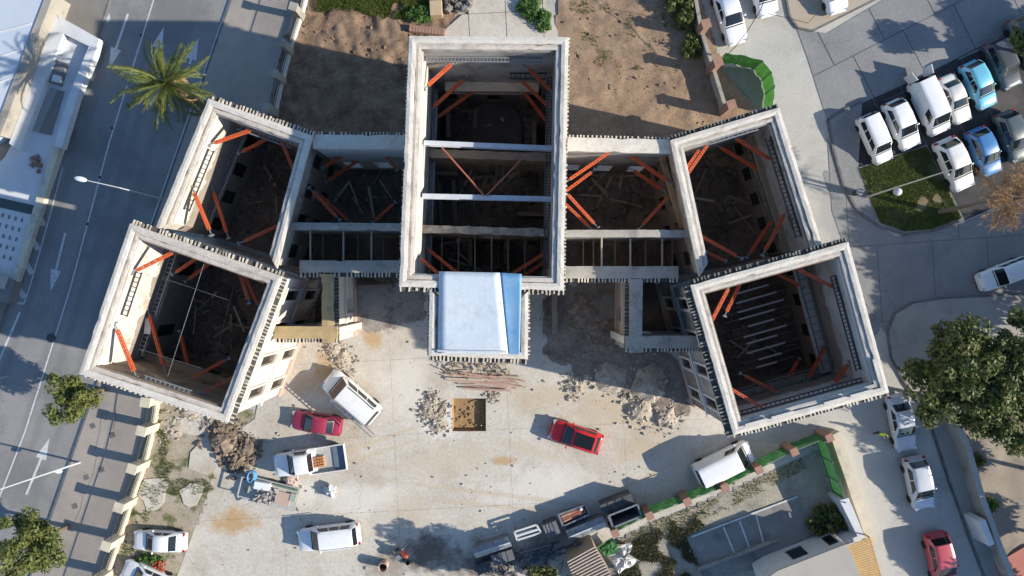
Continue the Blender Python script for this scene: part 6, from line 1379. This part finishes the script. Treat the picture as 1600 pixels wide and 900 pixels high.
def palm(label, px, py, zc, L, n, mat, seed, ground=None, trunk_r=.3, dead=8, elr=(-.75, 1.15), deadm=leaf_dry):
    rnd = random.Random(seed); c = P(px, py, zc); b = ground or c
    r = empty('palm_tree', (b.x, b.y, 0), 0, label, 'tree'); dx, dy = c.x-b.x, c.y-b.y
    tk = MB(); tk.tube([(0, 0, 0), (dx*.2, dy*.2, zc*.3), (dx*.6, dy*.6, zc*.65), (dx, dy, zc+.1)], [trunk_r*1.3, trunk_r, trunk_r*.9, trunk_r*1.1], 12)
    for i in range(60):
        a = rnd.random()*6.28; z = rnd.uniform(.3, zc); t = z/zc; tk.chunk((dx*t*t+trunk_r*math.cos(a), dy*t*t+trunk_r*math.sin(a), z), .12, rnd)
    tk.build('trunk', bark, r)
    ms = [frond_mesh('frond', L, d, bn_, mat, rnd) for d, bn_ in ((.5, .12), (.75, -.16), (1.0, .2), (.6, -.05), (.85, .08), (1.1, -.22))]
    dm = frond_mesh('frond', L*.8, 1.1, .1, deadm, rnd)
    for i in range(n+dead):
        ded = i < dead; k = max(0, i-dead)/(n-1)
        az = rnd.random()*6.283 if ded else i*2.39996+rnd.uniform(-.45, .45); el = -1.1 if ded else elr[0]+(elr[1]-elr[0])*k+rnd.uniform(-.15, .15); o = link('frond', dm if ded else rnd.choice(ms), r)
        o.location = (dx+.12*math.cos(az), dy+.12*math.sin(az), zc+.1+(.0 if ded else .35*k)); o.rotation_euler = (rnd.uniform(-.8, .8), -el*.8, az); sc = rnd.uniform(.6, 1.12); o.scale = (sc, sc, sc)
    return r
palm('green palm tree on the avenue pavement by the left wing', 262, 132, 7.0, 3.5, 84, leaf_p, 2)
# bare brown tree at the right edge
rnd = random.Random(17); gb = P(1466, 331); ct = P(1606, 300, 8.3); bt = empty('bare_tree', (gb.x, gb.y, 0), 0, 'bare brown tree with fine twigs at the right edge beside the lawn', 'tree'); dv = ct-gb
tk = MB(); tk.tube([(0, 0, 0), (dv.x*.15, dv.y*.15, 2.5), (dv.x*.5, dv.y*.5, 5.0), (dv.x*.85, dv.y*.85, 7.2)], [.2, .15, .12, .09], 9); tw = MB()
for i in range(34):
    a = rnd.random()*6.283; el = rnd.uniform(-.35, 1.1); L = rnd.uniform(1.3, 2.3); o0 = Vector((dv.x*.8, dv.y*.8, 6.9+rnd.uniform(-.8, .3))); d = Vector((math.cos(a)*math.cos(el), math.sin(a)*math.cos(el), math.sin(el)))
    tip = o0+d*L+Vector((0, 0, -.15*L)); tk.tube([o0, o0+d*L*.5, tip], [.05, .03, .012], 5)
    for j in range(26):
        b0 = o0.lerp(tip, rnd.uniform(.25, 1)); e = (d+Vector((rnd.uniform(-1, 1), rnd.uniform(-1, 1), rnd.uniform(-.9, .6)))*.8).normalized(); l1 = rnd.uniform(.35, .95); p1 = b0+e*l1; s_ = e.orthogonal().normalized()*.014
        tw.add([b0-s_, b0+s_, p1], [(0, 1, 2)])
        for k in range(5):
            c0 = b0.lerp(p1, rnd.uniform(.2, 1)); f_ = (e+Vector((rnd.uniform(-1, 1), rnd.uniform(-1, 1), rnd.uniform(-1, .6)))*.9).normalized(); s2 = f_.orthogonal().normalized()*.016; tw.add([c0-s2, c0+s2, c0+f_*rnd.uniform(.15, .45)], [(0, 1, 2)])
tk.build('trunk', bark, bt, True); tw.build('crown', leaf_dry, bt)
